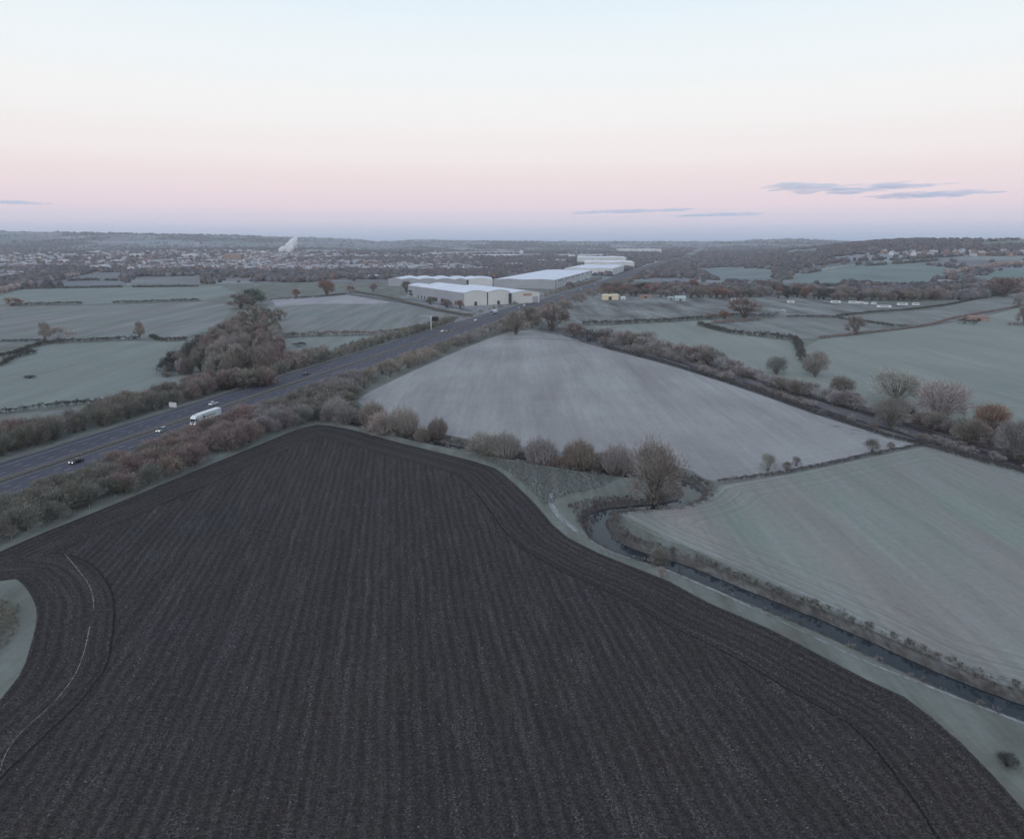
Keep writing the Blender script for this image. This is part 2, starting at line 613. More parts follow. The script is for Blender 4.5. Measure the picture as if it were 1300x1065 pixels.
def near_ground():
    pts = []
    edges = []
    def addline(poly, closed=True):
        b = len(pts)
        q = []
        n = len(poly)
        for i in range(n if closed else n - 1):
            x1, y1 = poly[i]; x2, y2 = poly[(i + 1) % n]
            L = math.hypot(x2 - x1, y2 - y1)
            if L < .02: continue
            rr = max(60, math.hypot((x1 + x2) / 2, (y1 + y2) / 2))
            k = max(1, int(L / (rr * .05)))
            for j in range(k):
                q.append((x1 + (x2 - x1) * j / k, y1 + (y2 - y1) * j / k))
        if not closed: q.append(poly[-1])
        pts.extend(q)
        m = len(q)
        for i in range(m if closed else m - 1):
            edges.append((b + i, b + (i + 1) % m))
    for _, _, poly in fields:
        addline(poly)
    ring = [(NEAR * math.sin(a), NEAR * math.cos(a)) for a in cols]
    b = len(pts); pts.extend(ring)
    edges.extend((b + i, b + (i + 1) % len(ring)) for i in range(len(ring)))
    # interior grid: polar, denser near the lens
    r = 46.0
    while r < NEAR * .985:
        st = max(.022, 2.4 / r)
        aa = np.arange(-math.radians(62), math.radians(62), st) + R.rand() * st
        for a in aa:
            pts.append((r * math.sin(a), r * math.cos(a)))
        aa = np.arange(math.radians(63), math.radians(297), .15)
        for a in aa:
            pts.append((r * math.sin(a), r * math.cos(a)))
        r += max(2.4, r * .022)
    for xx in np.arange(-40, 41, 8):
        for yy in np.arange(-40, 41, 8):
            if math.hypot(xx, yy) < 44: pts.append((xx, yy))
    for d in (0, -1.3, 1.3, -2.7, 2.7, -4.2, 4.2, -6.5, 6.5):
        pts.extend(tuple(p) for p in offset(river, d)[::1])
    out = delaunay_2d_cdt([Vector(p) for p in pts], edges, [], 0, 1e-3)
    V = np.array([(v.x, v.y) for v in out[0]]); T = np.array([tuple(f) for f in out[2]], dtype=np.int64)
    cx = V[T].mean(axis=1)
    own = np.full(len(T), -1)
    for i, (_, _, poly) in enumerate(fields):
        P = np.array(poly)
        m = (cx[:, 0] > P[:, 0].min()) & (cx[:, 0] < P[:, 0].max()) & (cx[:, 1] > P[:, 1].min()) & (cx[:, 1] < P[:, 1].max())
        idx = np.nonzero(m)[0]
        ins = inpoly(cx[idx, 0], cx[idx, 1], poly)
        own[idx[ins]] = i
    keep = np.hypot(cx[:, 0], cx[:, 1]) < NEAR * 1.001
    Z = ground_z(V[:, 0], V[:, 1])
    area = (V[T[:, 1], 0] - V[T[:, 0], 0]) * (V[T[:, 2], 1] - V[T[:, 0], 1]) - (V[T[:, 2], 0] - V[T[:, 0], 0]) * (V[T[:, 1], 1] - V[T[:, 0], 1])
    T[area < 0] = T[area < 0][:, ::-1]
    for i in range(-1, len(fields)):
        sel = T[(own == i) & keep]
        if len(sel) == 0: continue
        ids, inv = np.unique(sel, return_inverse=True)
        v = np.c_[V[ids], Z[ids]]
        nm, mt = ('ground', 'margin') if i < 0 else fields[i][:2]
        me = mesh(nm, v, inv.reshape(sel.shape), M[mt], smooth=True)
        a = me.attributes.new('edge', 'FLOAT', 'POINT')
        if i >= 0 and mt in ('plough', 'f_pale', 'f_low'):
            e = segdist(v[:, 0], v[:, 1], fields[i][2])
        else:
            e = np.full(len(v), 99.)
        a.data.foreach_set('value', e.astype(np.float32))
        props(obj(nm, me), kind='structure')


near_ground()

# ------------------------------------------------------------------ far ground
seeds = []
CELL = 300.0
_sj = R.rand(120, 120, 2)


def voro(x, y):
    """id and edge distance of the jittered cell (the far hedged fields)"""
    x = np.asarray(x); y = np.asarray(y)
    gx = np.floor(x / CELL).astype(int); gy = np.floor(y / (CELL * 1.3)).astype(int)
    d1 = np.full(x.shape, 1e9); d2 = np.full(x.shape, 1e9); i1 = np.zeros(x.shape, int)
    for a in (-1, 0, 1):
        for b in (-1, 0, 1):
            ix, iy = gx + a, gy + b
            j = _sj[ix % 120, iy % 120]
            sx_, sy_ = (ix + j[..., 0]) * CELL, (iy + j[..., 1]) * CELL * 1.3
            d = np.hypot(x - sx_, (y - sy_) / 1.3)
            cid = (ix * 7919 + iy * 104729) % 9973
            m = d < d1
            d2 = np.where(m, d1, np.minimum(d2, d))
            i1 = np.where(m, cid, i1)
            d1 = np.where(m, d, d1)
    return i1, d2 - d1


def V3(*c): return np.array(c)


PAL = 1.35 * np.array([(.14, .175, .175), (.125, .14, .15), (.165, .16, .175), (.105, .125, .12), (.19, .20, .21), (.13, .13, .14), (.11, .10, .11), (.155, .185, .18)])
hillfields = [  # fields on the right-hand rise and other far named patches: polygon, colour
    ([(1000, 350), (1085, 338), (1165, 334), (1200, 339), (1238, 344), (1205, 351), (1165, 360), (1080, 361), (1003, 358)], (.15, .185, .175)),
    ([(1005, 345), (1060, 338), (1165, 329), (1180, 331), (1090, 336), (1010, 349)], (.19, .21, .205)),
    ([(1150, 362), (1230, 361), (1340, 361), (1340, 367), (1150, 368)], (.16, .16, .175)),
    ([(1150, 370), (1260, 369), (1255, 376), (1200, 379), (1150, 376)], (.14, .17, .165)),
    ([(1200, 327), (1260, 325), (1330, 324), (1330, 331), (1240, 331), (1195, 331)], (.185, .205, .20)),
    ([(1240, 351), (1275, 342), (1330, 339), (1330, 355), (1245, 356)], (.14, .18, .165)),
    ([(1210, 309), (1330, 306), (1330, 312), (1220, 313)], (.12, .155, .115)),
    ([(880, 341), (920, 339), (985, 342), (985, 352), (1000, 362), (940, 364), (905, 355)], (.15, .18, .18)),
    ([(820, 352), (880, 354), (900, 362), (830, 363)], (.15, .15, .165)),
    ([(985, 360), (1075, 361), (1075, 369), (985, 368)], (.15, .175, .175)),
    ([(1000, 318), (1040, 315), (1040, 321), (990, 324)], (.15, .19, .18)),
    ([(60, 358), (115, 346), (160, 346), (160, 363), (30, 365)], (.14, .15, .155)),
    ([(165, 352), (260, 350), (262, 361), (165, 363)], (.155, .16, .165)),
    ([(300, 366), (330, 356), (390, 360), (396, 375), (345, 379), (320, 374)], (.155, .155, .175)),
    ([(335, 348), (400, 352), (450, 358), (395, 357), (350, 353)], (.18, .185, .2)),
    ([(445, 364), (490, 365), (486, 371), (452, 369)], (.26, .22, .20)),
    ([(500, 321), (640, 318), (690, 320), (640, 322.5), (560, 324)], (.22, .195, .20)),
    ([(610, 325), (660, 322), (700, 322), (680, 326)], (.20, .18, .185)),
    ([(390, 317), (440, 319), (440, 321), (380, 320)], (.24, .25, .26)),
]
HF = [([at(*p) for p in poly], col) for poly, col in hillfields]
for i in (4, 8, 9, 12, 13):
    pass


def far_ground():
    rr = NEAR * np.geomspace(1, 15000 / NEAR, 175)
    nc = len(cols)
    A, RR = np.meshgrid(cols, rr)
    x = RR * np.sin(A); y = RR * np.cos(A)
    z = hill(x, y)
    # an earth-like fall-away past the last ridge
    z = z - 60 * sstep(11000, 15000, RR)
    V = np.c_[x.ravel(), y.ravel(), z.ravel()]
    I = np.arange(len(rr) * nc).reshape(len(rr), nc)
    J = np.roll(I, -1, axis=1)
    Q = np.stack([I[:-1], I[1:], J[1:], J[:-1]], axis=-1).reshape(-1, 4)
    c = V[Q].mean(axis=1)
    cid, ed = voro(c[:, 0], c[:, 1])
    col = PAL[cid % len(PAL)] * (.85 + .3 * ((cid * 31) % 17) / 17)[:, None]
    r = np.hypot(c[:, 0], c[:, 1])
    wood = fbm(c[:, 0] / 600, c[:, 1] / 900) > .56
    col[wood] = (.10, .095, .10)
    u = 650 + 950 * c[:, 0] / np.maximum(c[:, 1], 1)
    town = (u < 560) & (r > 1500) & (r < 6000)
    col[town] = col[town] * .3 + np.array((.15, .145, .15)) * .7
    for poly, cc in HF:
        P = np.array(poly)
        m = inpoly(c[:, 0], c[:, 1], poly)
        col[m] = np.array(cc) * 1.2
    me = mesh('countryside', V, Q, M['far'], smooth=True)
    a = me.attributes.new('Col', 'FLOAT_COLOR', 'FACE')
    a.data.foreach_set('color', np.c_[col, np.ones(len(col))].astype(np.float32).ravel())
    props(obj('countryside', me), kind='structure')


far_ground()

# ------------------------------------------------------------------ ribbons
def ribbon(name, line, a, b, z, mat, kind='structure', zf=None):
    L = offset(line, a); Rr = offset(line, b)
    n = len(line)
    v = []
    for p in (L, Rr):
        zz = hill(p[:, 0], p[:, 1]) + (z if np.isscalar(z) else z)
        v.append(np.c_[p, zz])
    v = np.vstack(v)
    i = np.arange(n - 1)
    f = np.c_[i, n + i, n + i + 1, i + 1]
    me = mesh(name, v, f, mat)
    if me.polygons[0].normal.z < 0: me.flip_normals()
    o = obj(name, me)
    return props(o, kind=kind) if kind else o


# water lies 1.25 m below the meadow
ribbon('river', river, -3.5, 3.5, -1.2, M['water'])

# motorway centre line: world metres
HD = math.radians(15.3)
dirv = np.array((math.sin(HD), math.cos(HD))); nrm = np.array((math.cos(HD), -math.sin(HD)))
ss_ = np.concatenate([np.arange(-160, 1400, 10), np.arange(1400, 3400, 40)])


def nofs(s):
    return -208 + 15 * sstep(600, 1050, s) + 4 * sstep(1000, 1500, s) + 60 * sstep(2500, 3600, s)


road = [tuple(dirv * s + nrm * (nofs(s))) for s in ss_]
rz = np.array([.30 + .25 * sstep(800, 2500, s) for s in ss_])
ribbon('motorway_verge', road, -20, 20, rz - .12, M['margin'])
ribbon('motorway', road, 2.0, 17.2, rz, M['asphalt'])
ribbon('motorway', road, -17.2, -2.0, rz, M['asphalt'])
ribbon('central_reservation', road, -2.0, 2.0, rz + .05, field_mat('reservation_grit', (.085, .08, .075), (.11, .10, .09), -HD, .1))


def road_at(s, o):
    p = dirv * s + nrm * (float(nofs(s)) + o)
    return p[0], p[1]


mk = MB()
def strip(s0, s1, o, w, z):
    a = road_at(s0, o - w / 2); b = road_at(s0, o + w / 2); c = road_at(s1, o + w / 2); d = road_at(s1, o - w / 2)
    mk.add([(a[0], a[1], z), (b[0], b[1], z), (c[0], c[1], z), (d[0], d[1], z)], [(0, 1, 2, 3)])
for sgn in (-1, 1):
    for o_, w_2 in ((2.5, .2), (13.75, .22)):
        for k in range(-16, 200, 2):
            strip(k * 10, k * 10 + 20, sgn * o_, w_2, .33 + .25 * float(sstep(800, 2500, k * 10)))
    for o_ in (6.3, 10.0):
        for k in range(-17, 130):
            strip(k * 9, k * 9 + 2.6, sgn * o_, .18, .33 + .25 * float(sstep(800, 2500, k * 9)))
props(mk.build('road_markings', M['paint']), kind='structure')


def barrier(o_, s0, s1, label, mat='steel'):
    root = empty('crash_barrier', (*road_at(s0, o_), .3), 0, label, 'crash barrier')
    bm_ = MB()
    ox, oy = road_at(s0, o_)
    step = 20
    s = s0
    while s < s1:
        for (za, zb, w) in ((.45, .60, .12), (.64, .80, .12)):
            a = road_at(s, o_ - w / 2); b = road_at(s, o_ + w / 2); c = road_at(s + step, o_ + w / 2); d = road_at(s + step, o_ - w / 2)
            v = [(p[0] - ox, p[1] - oy, z) for z in (za, zb) for p in (a, b, c, d)]
            bm_.add(v, [(0, 3, 2, 1), (4, 5, 6, 7), (0, 1, 5, 4), (1, 2, 6, 5), (2, 3, 7, 6), (3, 0, 4, 7)])
        s += step
    bm_.build('beam', M[mat], root)
    pm = MB()
    s = s0
    while s < min(s1, s0 + 700):
        a = road_at(s, o_)
        pm.box(a[0] - ox - .05, a[0] - ox + .05, a[1] - oy - .05, a[1] - oy + .05, -.25, .5)
        s += 3.2
    po = pm.build('posts', M['steel'], root)
    po['kind'] = 'stuff'


barrier(-.9, -140, 1500, 'long steel crash barrier on the far side of the motorway central strip')
barrier(.9, -140, 1500, 'long steel crash barrier on the near side of the motorway central strip')
barrier(-17.9, 120, 1500, 'steel crash barrier along the outer left verge of the motorway')

# bridge parapet over the river
pr = empty('bridge_parapet', (*road_at(348, 18.4), .3), -HD, 'bright white metal parapet beside the motorway where it crosses the river', 'parapet')
m_ = MB(); m_.box(-.12, .12, -17, 17, .9, 1.15); m_.box(-.1, .1, -17, 17, .4, .6); m_.build('rail', M['white'], pr)
for k in range(12):
    m_ = MB(); m_.box(-.07, .07, -16.8 + k * 3.05 - .07, -16.8 + k * 3.05 + .07, 0, .92); m_.build('post', M['white'], pr)

# paler frosted wheel tracks and paths
def path(px, w, z, c, name='frosted_track', st=5):
    line = catmull(W2(px), st)
    if w < 1 and st == 3:      # keep the bankside lines off the channel
        q = []
        RA = np.array(river)
        for p in line:
            for _ in range(3):
                d = np.hypot(RA[:, 0] - p[0], RA[:, 1] - p[1]); k = int(d.argmin())
                if d[k] < 5.0:
                    n_ = (np.array(p) - RA[k]) / max(d[k], .1)
                    p = tuple(RA[k] + n_ * 5.0)
            q.append(p)
        line = q
    ribbon(name, line, -w / 2, w / 2, z, c)
M['frost'] = field_mat('track_frost', (.17, .185, .18), (.30, .31, .305), .2, .3, .5)
M['track'] = field_mat('track_earth', (.10, .105, .105), (.14, .15, .15), .2, .2, .3)
path([(700, 640), (712, 655), (728, 670), (757, 684), (800, 706), (850, 724), (890, 740), (925, 757), (962, 775), (1010, 797), (1082, 832), (1150, 860), (1189, 875), (1296, 916), (1400, 957)], .55, .035, M['frost'], st=3)
path([(700, 626), (700, 640), (712, 657), (738, 678)], 1.5, .03, M['frost'], st=3)
path([(870, 598), (888, 612), (893, 620), (887, 632), (850, 644), (805, 650), (792, 656), (835, 680), (900, 703), (1010, 750), (1100, 790), (1200, 840), (1300, 870)], .4, .035, M['frost'], st=3)
M['faint'] = field_mat('broken_frost_line', (.035, .034, .036), (.30, .30, .31), .2, .3, 1.1)
path([(82, 703), (98, 722), (112, 741), (118, 757), (119, 775)], .2, .05, M['faint'], st=2)
path([(114, 795), (106, 830), (93, 860), (66, 894), (30, 926), (8, 955), (-2, 985)], .13, .05, M['faint'], st=2)
path([(445, 374), (480, 379), (520, 386), (560, 394), (592, 401)], 8, .12, M['asphalt'], 'service_road', 15)
path([(440, 370), (500, 378), (560, 387), (600, 396)], 5, .12, M['asphalt'], 'service_road', 15)
path([(880, 456), (960, 482), (1020, 502), (1085, 520), (1160, 543), (1240, 572), (1320, 598)], 5.0, .06, M['bed'], 'track_bed', 8)
path([(820, 446), (900, 472), (960, 491), (1050, 522), (1130, 546), (1230, 576), (1320, 600)], 3.0, .05, M['bed'], 'track_bed', 8)
path([(655, 416), (690, 420), (715, 427), (735, 433)], 3, .06, M['frost'], 'farm_track', 6)
path([(1055, 541.5), (1062, 541), (1068, 541.5)], 1.6, .05, M['frost'], 'frost_patch', 3)
path([(1078, 545), (1090, 546.5), (1104, 550.5)], 1.8, .05, M['frost'], 'frost_patch', 3)
path([(1080, 550), (1092, 551.5)], 1.2, .05, M['frost'], 'frost_patch', 3)
path([(640, 431), (680, 429.5), (730, 432.5)], 1.6, .06, M['track'], 'farm_track', 6)

# ------------------------------------------------------------------ vegetation meshes
def twigs(P, Q, w):
    """thin triangles from P (base) to Q (tip)"""
    n = len(P)
    d = Q - P
    r = R.randn(n, 3)
    s = np.cross(d, r)
    s /= np.linalg.norm(s, axis=1)[:, None] + 1e-9
    s *= (w / 2)[:, None] if not np.isscalar(w) else w / 2
    V = np.empty((n, 3, 3))
    V[:, 0] = P - s; V[:, 1] = P + s; V[:, 2] = Q
    return V.reshape(-1, 3), np.arange(3 * n).reshape(n, 3)


def unit(n):
    a = R.randn(n, 3)
    return a / np.linalg.norm(a, axis=1)[:, None]


def crown_data(h, w, n, base=.0, lumps=46, up=.35, tl=.1, tw=.011, fan=False, flat=1.0):
    """twiggy crown of height h and width w standing on height base*h"""
    cz = h * (base + (1 - base) * .5); rz_ = h * (1 - base) * .5 * flat; rx = w / 2
    L = unit(lumps)
    L[:, 2] = np.where(L[:, 2] < -.55, -L[:, 2], L[:, 2])
    rad = R.uniform(.45, .92, lumps) ** .7
    ctr = np.c_[L[:, 0] * rx * rad, L[:, 1] * rx * rad, cz + L[:, 2] * rz_ * rad]
    lr = R.uniform(.13, .27, lumps) * w
    k = R.randint(0, lumps, n)
    o = unit(n) * (R.rand(n) ** .45)[:, None] * lr[k][:, None]
    o[:, 2] *= .9
    P = ctr[k] + o
    outd = (P - np.array((0, 0, cz * .7)))
    outd /= np.linalg.norm(outd, axis=1)[:, None] + 1e-9
    D = outd * .8 + unit(n) * .55 + np.array((0, 0, up))
    D /= np.linalg.norm(D, axis=1)[:, None]
    ln = R.uniform(.5, 1.4, n) * tl * h
    Q = P + D * ln[:, None]
    P[:, 2] = np.maximum(P[:, 2], .05)
    V, Fc = twigs(P, Q, R.uniform(.7, 1.4, n) * tw * h)
    tone = np.repeat(R.rand(lumps)[k] * .45 + R.rand(n) * .55, 3)
    # limbs feeding the lumps
    m = lumps
    b0 = np.c_[R.randn(m, 2) * .03 * w, np.full(m, base * h * .9 + .0)]
    V2, F2 = twigs(b0, ctr, np.full(m, .02 * h))
    V2b, F2b = twigs(b0 + .02, ctr, np.full(m, .02 * h))
    V = np.vstack([V, V2, V2b]); Fc = np.vstack([Fc, F2 + 3 * n, F2b + 3 * n + 3 * m])
    tone = np.r_[tone, np.full(6 * m, .15)]
    return V, Fc, tone


def fan_data(h, w, n, tw=.010):
    """multi-stemmed willow: whips rising and spreading from a low stool"""
    m = n // 6
    a = R.rand(m) * 2 * math.pi
    rr = R.rand(m) ** .5
    top = np.c_[np.cos(a) * rr * w / 2, np.sin(a) * rr * w / 2, h * (1.0 - .38 * rr ** 2) * R.uniform(.75, 1.02, m)]
    b = np.c_[np.cos(a) * rr * w * .16, np.sin(a) * rr * w * .16, np.full(m, .02 * h)]
    mid = b * .5 + top * .5 + np.c_[np.cos(a) * rr * w * .10, np.sin(a) * rr * w * .10, np.zeros(m)]
    V1, F1 = twigs(b, mid + (mid - b) * .15, np.full(m, .018 * h))
    V2, F2 = twigs(mid, top, np.full(m, .016 * h))
    k = R.randint(0, m, n)
    t = R.uniform(.25, 1, n)
    P = mid[k] * (1 - t[:, None]) + top[k] * t[:, None]
    P += R.randn(n, 3) * .025 * w
    low = R.rand(n) < .35
    tt = R.uniform(.1, 1, n)
    P[low] = (b[k] * (1 - tt[:, None]) + mid[k] * tt[:, None])[low] + R.randn(low.sum(), 3) * .05 * w
    P[:, 2] = np.maximum(P[:, 2], .05)
    D = (top[k] - b[k]); D /= np.linalg.norm(D, axis=1)[:, None]
    D = D + unit(n) * .35
    Q = P + D * (R.uniform(.5, 1.4, n) * .10 * h)[:, None]
    V3_, F3 = twigs(P, Q, R.uniform(.7, 1.4, n) * tw * h)
    V = np.vstack([V1, V2, V3_]); Fc = np.vstack([F1, F2 + 3 * m, F3 + 6 * m])
    tone = np.r_[np.full(3 * m, .3), np.full(3 * m, .45), np.repeat(R.rand(n) * .8 + .1, 3)]
    return V, Fc, tone


def veg_mesh(name, data, mat='twig'):
    V, Fc, tone = data
    me = mesh(name, V, Fc, M[mat])
    a = me.attributes.new('tone', 'FLOAT', 'POINT')
    a.data.foreach_set('value', tone.astype(np.float32))
    return me


def trunk_mesh(h, w, base=.25, n=9):
    m = MB()
    r = .022 * h
    m.tube((0, 0, -.4), (0, 0, base * h), r * 1.25, r * .85, 8)
    for k in range(n):
        a = 2 * math.pi * k / n + rnd.random() * .6
        rr = rnd.uniform(.2, .36) * w
        z0 = base * h * rnd.uniform(.7, 1.0)
        p1 = (math.cos(a) * rr * .5, math.sin(a) * rr * .5, z0 + (h - z0) * rnd.uniform(.22, .35))
        p2 = (math.cos(a + .2) * rr * 1.05, math.sin(a + .2) * rr * 1.05, z0 + (h - z0) * rnd.uniform(.55, .8))
        m.tube((0, 0, z0), p1, r * .5, r * .36, 5, cap=False)
        m.tube(p1, p2, r * .36, r * .1, 5, cap=False)
        for q in range(2):
            a2 = a + rnd.uniform(-1, 1)
            p3 = (p1[0] + math.cos(a2) * rr * .6, p1[1] + math.sin(a2) * rr * .6, p1[2] + (h - z0) * rnd.uniform(.2, .35))
            m.tube(p1, p3, r * .24, r * .08, 4, cap=False)
    return m.mesh('trunk', M['bark'])


# unit-height kinds (h = 1): scaled per object
SHR = [veg_mesh('shrub', crown_data(1, 1.25, 3000, 0, 30 + 4 * i, .25, .12, .017)) for i in range(5)]
SHRM = [veg_mesh('shrub', crown_data(1, 1.35, 800, 0, 18, .25, .16, .034)) for i in range(3)]
FAN = [veg_mesh('willow', fan_data(1, 1.1, 3600, .014)) for i in range(3)]
TREE = [(trunk_mesh(1, .95, .2), veg_mesh('crown', crown_data(1, .95, 5200, .07, 60, .3, .085, .011))) for i in range(4)]
TREEM = [(trunk_mesh(1, .8, .2, 6), veg_mesh('crown', crown_data(1, .85, 1500, .05, 26, .3, .12, .024))) for i in range(3)]
TALL = [(trunk_mesh(1, .4, .3, 7), veg_mesh('crown', fan_data(1, .55, 3000, .010) if i < 3 else crown_data(1, .55, 2400, .16, 34, .8, .12, .012))) for i in range(5)]

COL = {k_: tuple(c * 1.6 for c in v_) for k_, v_ in dict(grey=(.175, .165, .165), olive=(.135, .13, .112), brown=(.16, .13, .12), red=(.178, .14, .13), orange=(.17, .105, .08),
           pale=(.235, .22, .205), dark=(.055, .055, .052), tan=(.175, .155, .135), green=(.09, .105, .08)).items()}


def jit(c, k=.12):
    f = rnd.uniform(1 - k, 1 + k)
    return tuple(v * f * rnd.uniform(.95, 1.05) for v in c) + (1,)


def gz(x, y):
    return float(ground_z(np.array([x]), np.array([y]))[0])


def shrub(x, y, h, w, col, label, group=None, kind='shrub', meshes=None, cat='shrub'):
    meshes = meshes or SHR
    o = obj(kind, rnd.choice(meshes), None, (x, y, gz(x, y) - .1), rnd.uniform(0, 6.28))
    sw = w / 1.25
    o.scale = (sw * rnd.uniform(.92, 1.08), sw * rnd.uniform(.92, 1.08), h)
    o.color = jit(COL[col])
    return props(o, label, cat, group)


def tree(x, y, h, w, col, label, group=None, kinds=None, name='tree', ref=.95):
    kinds = kinds or TREE
    tm, cm = rnd.choice(kinds)
    root = empty(name, (x, y, gz(x, y) - .1), rnd.uniform(0, 6.28), label, 'tree', group)
    root.scale = (w / ref, w / ref, h)
    obj('trunk', tm, root)
    c = obj('crown', cm, root)
    c.color = jit(COL[col])
    return root


def pxs(px, py):
    x, y = at(px, py)
    d = math.sqrt(x * x + y * y + EYE * EYE)
    return x, y, d / F      # metres per pixel


def T(px, py, wpx, hpx, col, label, kind='tree', group=None, name=None):
    x, y, k = pxs(px, py)
    w, h = wpx * k, hpx * k * 1.03
    if kind == 'tree':
        far = y > 420
        return tree(x, y, h, w, col, label, group, TREEM if far else TREE, name or 'tree', .85 if far else .95)
    if kind == 'fan':
        o = obj(name or 'willow', rnd.choice(FAN), None, (x, y, gz(x, y) - .1), rnd.uniform(0, 6.28))
        o.scale = (w / 1.1, w / 1.1, h); o.color = jit(COL[col])
        return props(o, label, 'willow', group)
    return shrub(x, y, h, w, col, label, group, name or 'shrub', SHRM if y > 420 else SHR)


# --- single trees and shrubs one can point at
T(832, 636, 62, 76, 'tan', 'big round bare tan tree leaning over the bend of the river')
T(428, 533, 34, 36, 'pale', 'pale upright willow at the left end of the river row nearest the motorway', 'fan')
T(474, 546, 34, 38, 'tan', 'thin tan willow just left behind the round frosted bush', 'fan')
T(486, 552, 40, 27, 'pale', 'round domed bush with frosted tangled top beside the ploughed field', 'shrub')
T(512, 549, 42, 42, 'pale', 'tall fan-shaped pale willow directly right behind the round frosted bush', 'fan')
T(536, 558, 22, 25, 'tan', 'small tan willow clump left of a gap in the river row', 'fan')
T(556, 556, 26, 28, 'tan', 'thin orange-tinged willow right before the open gap in the river row', 'fan')
T(614, 579, 40, 28, 'pale', 'low rounded frosted bush just right of the open gap in the river row', 'shrub')
T(641, 578, 40, 40, 'pale', 'tall pale willow behind the low rounded bush in mid row', 'fan')
T(686, 586, 42, 42, 'pale', 'tall fan-shaped willow left of the small orange-brown bush', 'fan')
T(707, 590, 25, 17, 'red', 'small round orange-brown bush at the foot of the river willows', 'shrub')
T(735, 590, 42, 42, 'tan', 'tall fan-shaped willow right of the small orange-brown bush', 'fan')
T(760, 595, 30, 26, 'olive', 'dark low bush between the last two tall willows of the river row', 'shrub')
T(784, 597, 44, 42, 'pale', 'spreading willow at the right end of the river row beside the big tan tree', 'fan')
T(838, 711, 24, 26, 'olive', 'lone olive bush on the near bank of the river below the bend', 'shrub')
T(840, 733, 10, 13, 'pale', 'tiny frosted sapling on the grass margin beside the plough', 'shrub')
T(1035, 479, 28, 29, 'pale', 'round spreading frosted tree at the lower corner of the hedged pasture')
T(985, 475, 25, 20, 'grey', 'grey frosted tree left of the corner tree along the railway strip')
T(1068, 505, 28, 24, 'olive', 'olive rounded tree on the upper side of the railway strip')
T(1136, 512, 52, 34, 'pale', 'wide spreading frosted oak on the upper side of the railway strip')
T(1132, 545, 34, 34, 'grey', 'grey frosted tree standing in front of the wide oak')
T(1192, 535, 54, 42, 'pale', 'tall spreading frosted tree between the wide oak and the rust-leaved tree')
T(1256, 556, 36, 34, 'orange', 'rust-leaved tree on the right near the end of the railway strip')
T(1228, 562, 30, 26, 'olive', 'olive bush at the left foot of the rust-leaved tree', 'shrub')
T(1290, 582, 40, 38, 'grey', 'grey frosted tree cut off by the right edge of the photo')
T(1107, 574, 15, 14, 'olive', 'larger of two dark bushes on the hedge line below the frosty corner', 'shrub')
T(1131, 569, 8, 7, 'brown', 'smaller round brown bush on the hedge line near the field corner', 'shrub')
T(975, 598, 18, 20, 'pale', 'pale frosted bush at the left part of the low field hedge', 'shrub')
T(999, 595, 10, 8, 'olive', 'small dark bush right of the pale bush on the low field hedge', 'shrub')
T(1011, 592, 10, 11, 'grey', 'small grey bush on the low field hedge, third from its left end', 'shrub')
T(1086, 425, 20, 20, 'brown', 'lone round brown tree on the hedge of the right-hand pasture')
T(945, 405, 33, 25, 'brown', 'large brown-green tree clump at the end of the curved hedge')
T(920, 405, 13, 10, 'orange', 'small orange tree left of the large brown-green tree')
T(903, 406, 16, 8, 'brown', 'low brown bush at the left end of the curved hedge', 'shrub')
T(1275, 377, 36, 19, 'brown', 'dense dark round tree clump on the right hillside')
T(1294, 391, 12, 14, 'pale', 'small pale bare tree on the lane hedge at the far right')
T(1300, 413, 14, 18, 'brown', 'brown tree at the right edge beside the big pasture')
T(177, 430, 11, 18, 'tan', 'lone narrow tree on the hedge between the two big left pastures')
T(57, 432, 12, 18, 'pale', 'thin pale tree at the left end of the left pasture hedge')
T(76, 433, 26, 14, 'pale', 'pale bushy clump on the left pasture hedge', 'shrub')
T(15, 389, 17, 8, 'orange', 'round orange-brown bush on the far left hedge', 'shrub')
T(376, 377, 10, 9, 'orange', 'small round orange tree at the far edge of the frosted field')
T(415, 375, 20, 17, 'orange', 'larger orange tree at the far edge of the frosted field')
T(355, 407, 15, 14, 'tan', 'lone tan tree standing out in the frosted field')
T(445, 372, 9, 8, 'orange', 'small orange bush left of the sandy patch', 'shrub')
T(474, 371, 9, 11, 'red', 'slim reddish tree in front of the sandy patch')
T(516, 372, 12, 14, 'olive', 'olive tree left of the nearest warehouse')
T(584, 392, 10, 10, 'orange', 'small red-leaved tree at the front corner of the nearest warehouse')
T(567, 391, 13, 10, 'brown', 'brown tree left of the red-leaved tree by the warehouse')
T(546, 387, 10, 10, 'olive', 'olive tree in front of the loading bays of the nearest warehouse')
T(655, 425, 30, 28, 'tan', 'tan tree at the top corner of the pale stubble field by the motorway')
T(700, 420, 42, 30, 'brown', 'large rounded brown tree right of the tan tree by the motorway')
T(673, 414, 22, 22, 'olive', 'olive tree between the tan tree and the rounded brown tree')
T(729, 428, 22, 16, 'brown', 'brown shrubby tree at the start of the railway hedge')
T(748, 433, 30, 14, 'dark', 'dark green rounded bush at the top edge of the pale stubble field', 'shrub')
T(380, 440, 15, 5, 'dark', 'low dark clump alone in the small blue-green pasture', 'shrub')
T(320, 388, 30, 18, 'green', 'greenish tree clump beyond the top of the bare wood')
T(305, 392, 26, 16, 'brown', 'brown tree clump left of the greenish clump beyond the wood')
T(213, 478, 12, 5, 'olive', 'low bush at the left tip of the bare wood', 'shrub')
T(38, 480, 10, 3, 'dark', 'small dark clump in the left pasture near the photo edge', 'shrub')
T(1278, 972, 20, 12, 'dark', 'low dark weed patch on the frosted margin at lower right', 'shrub')


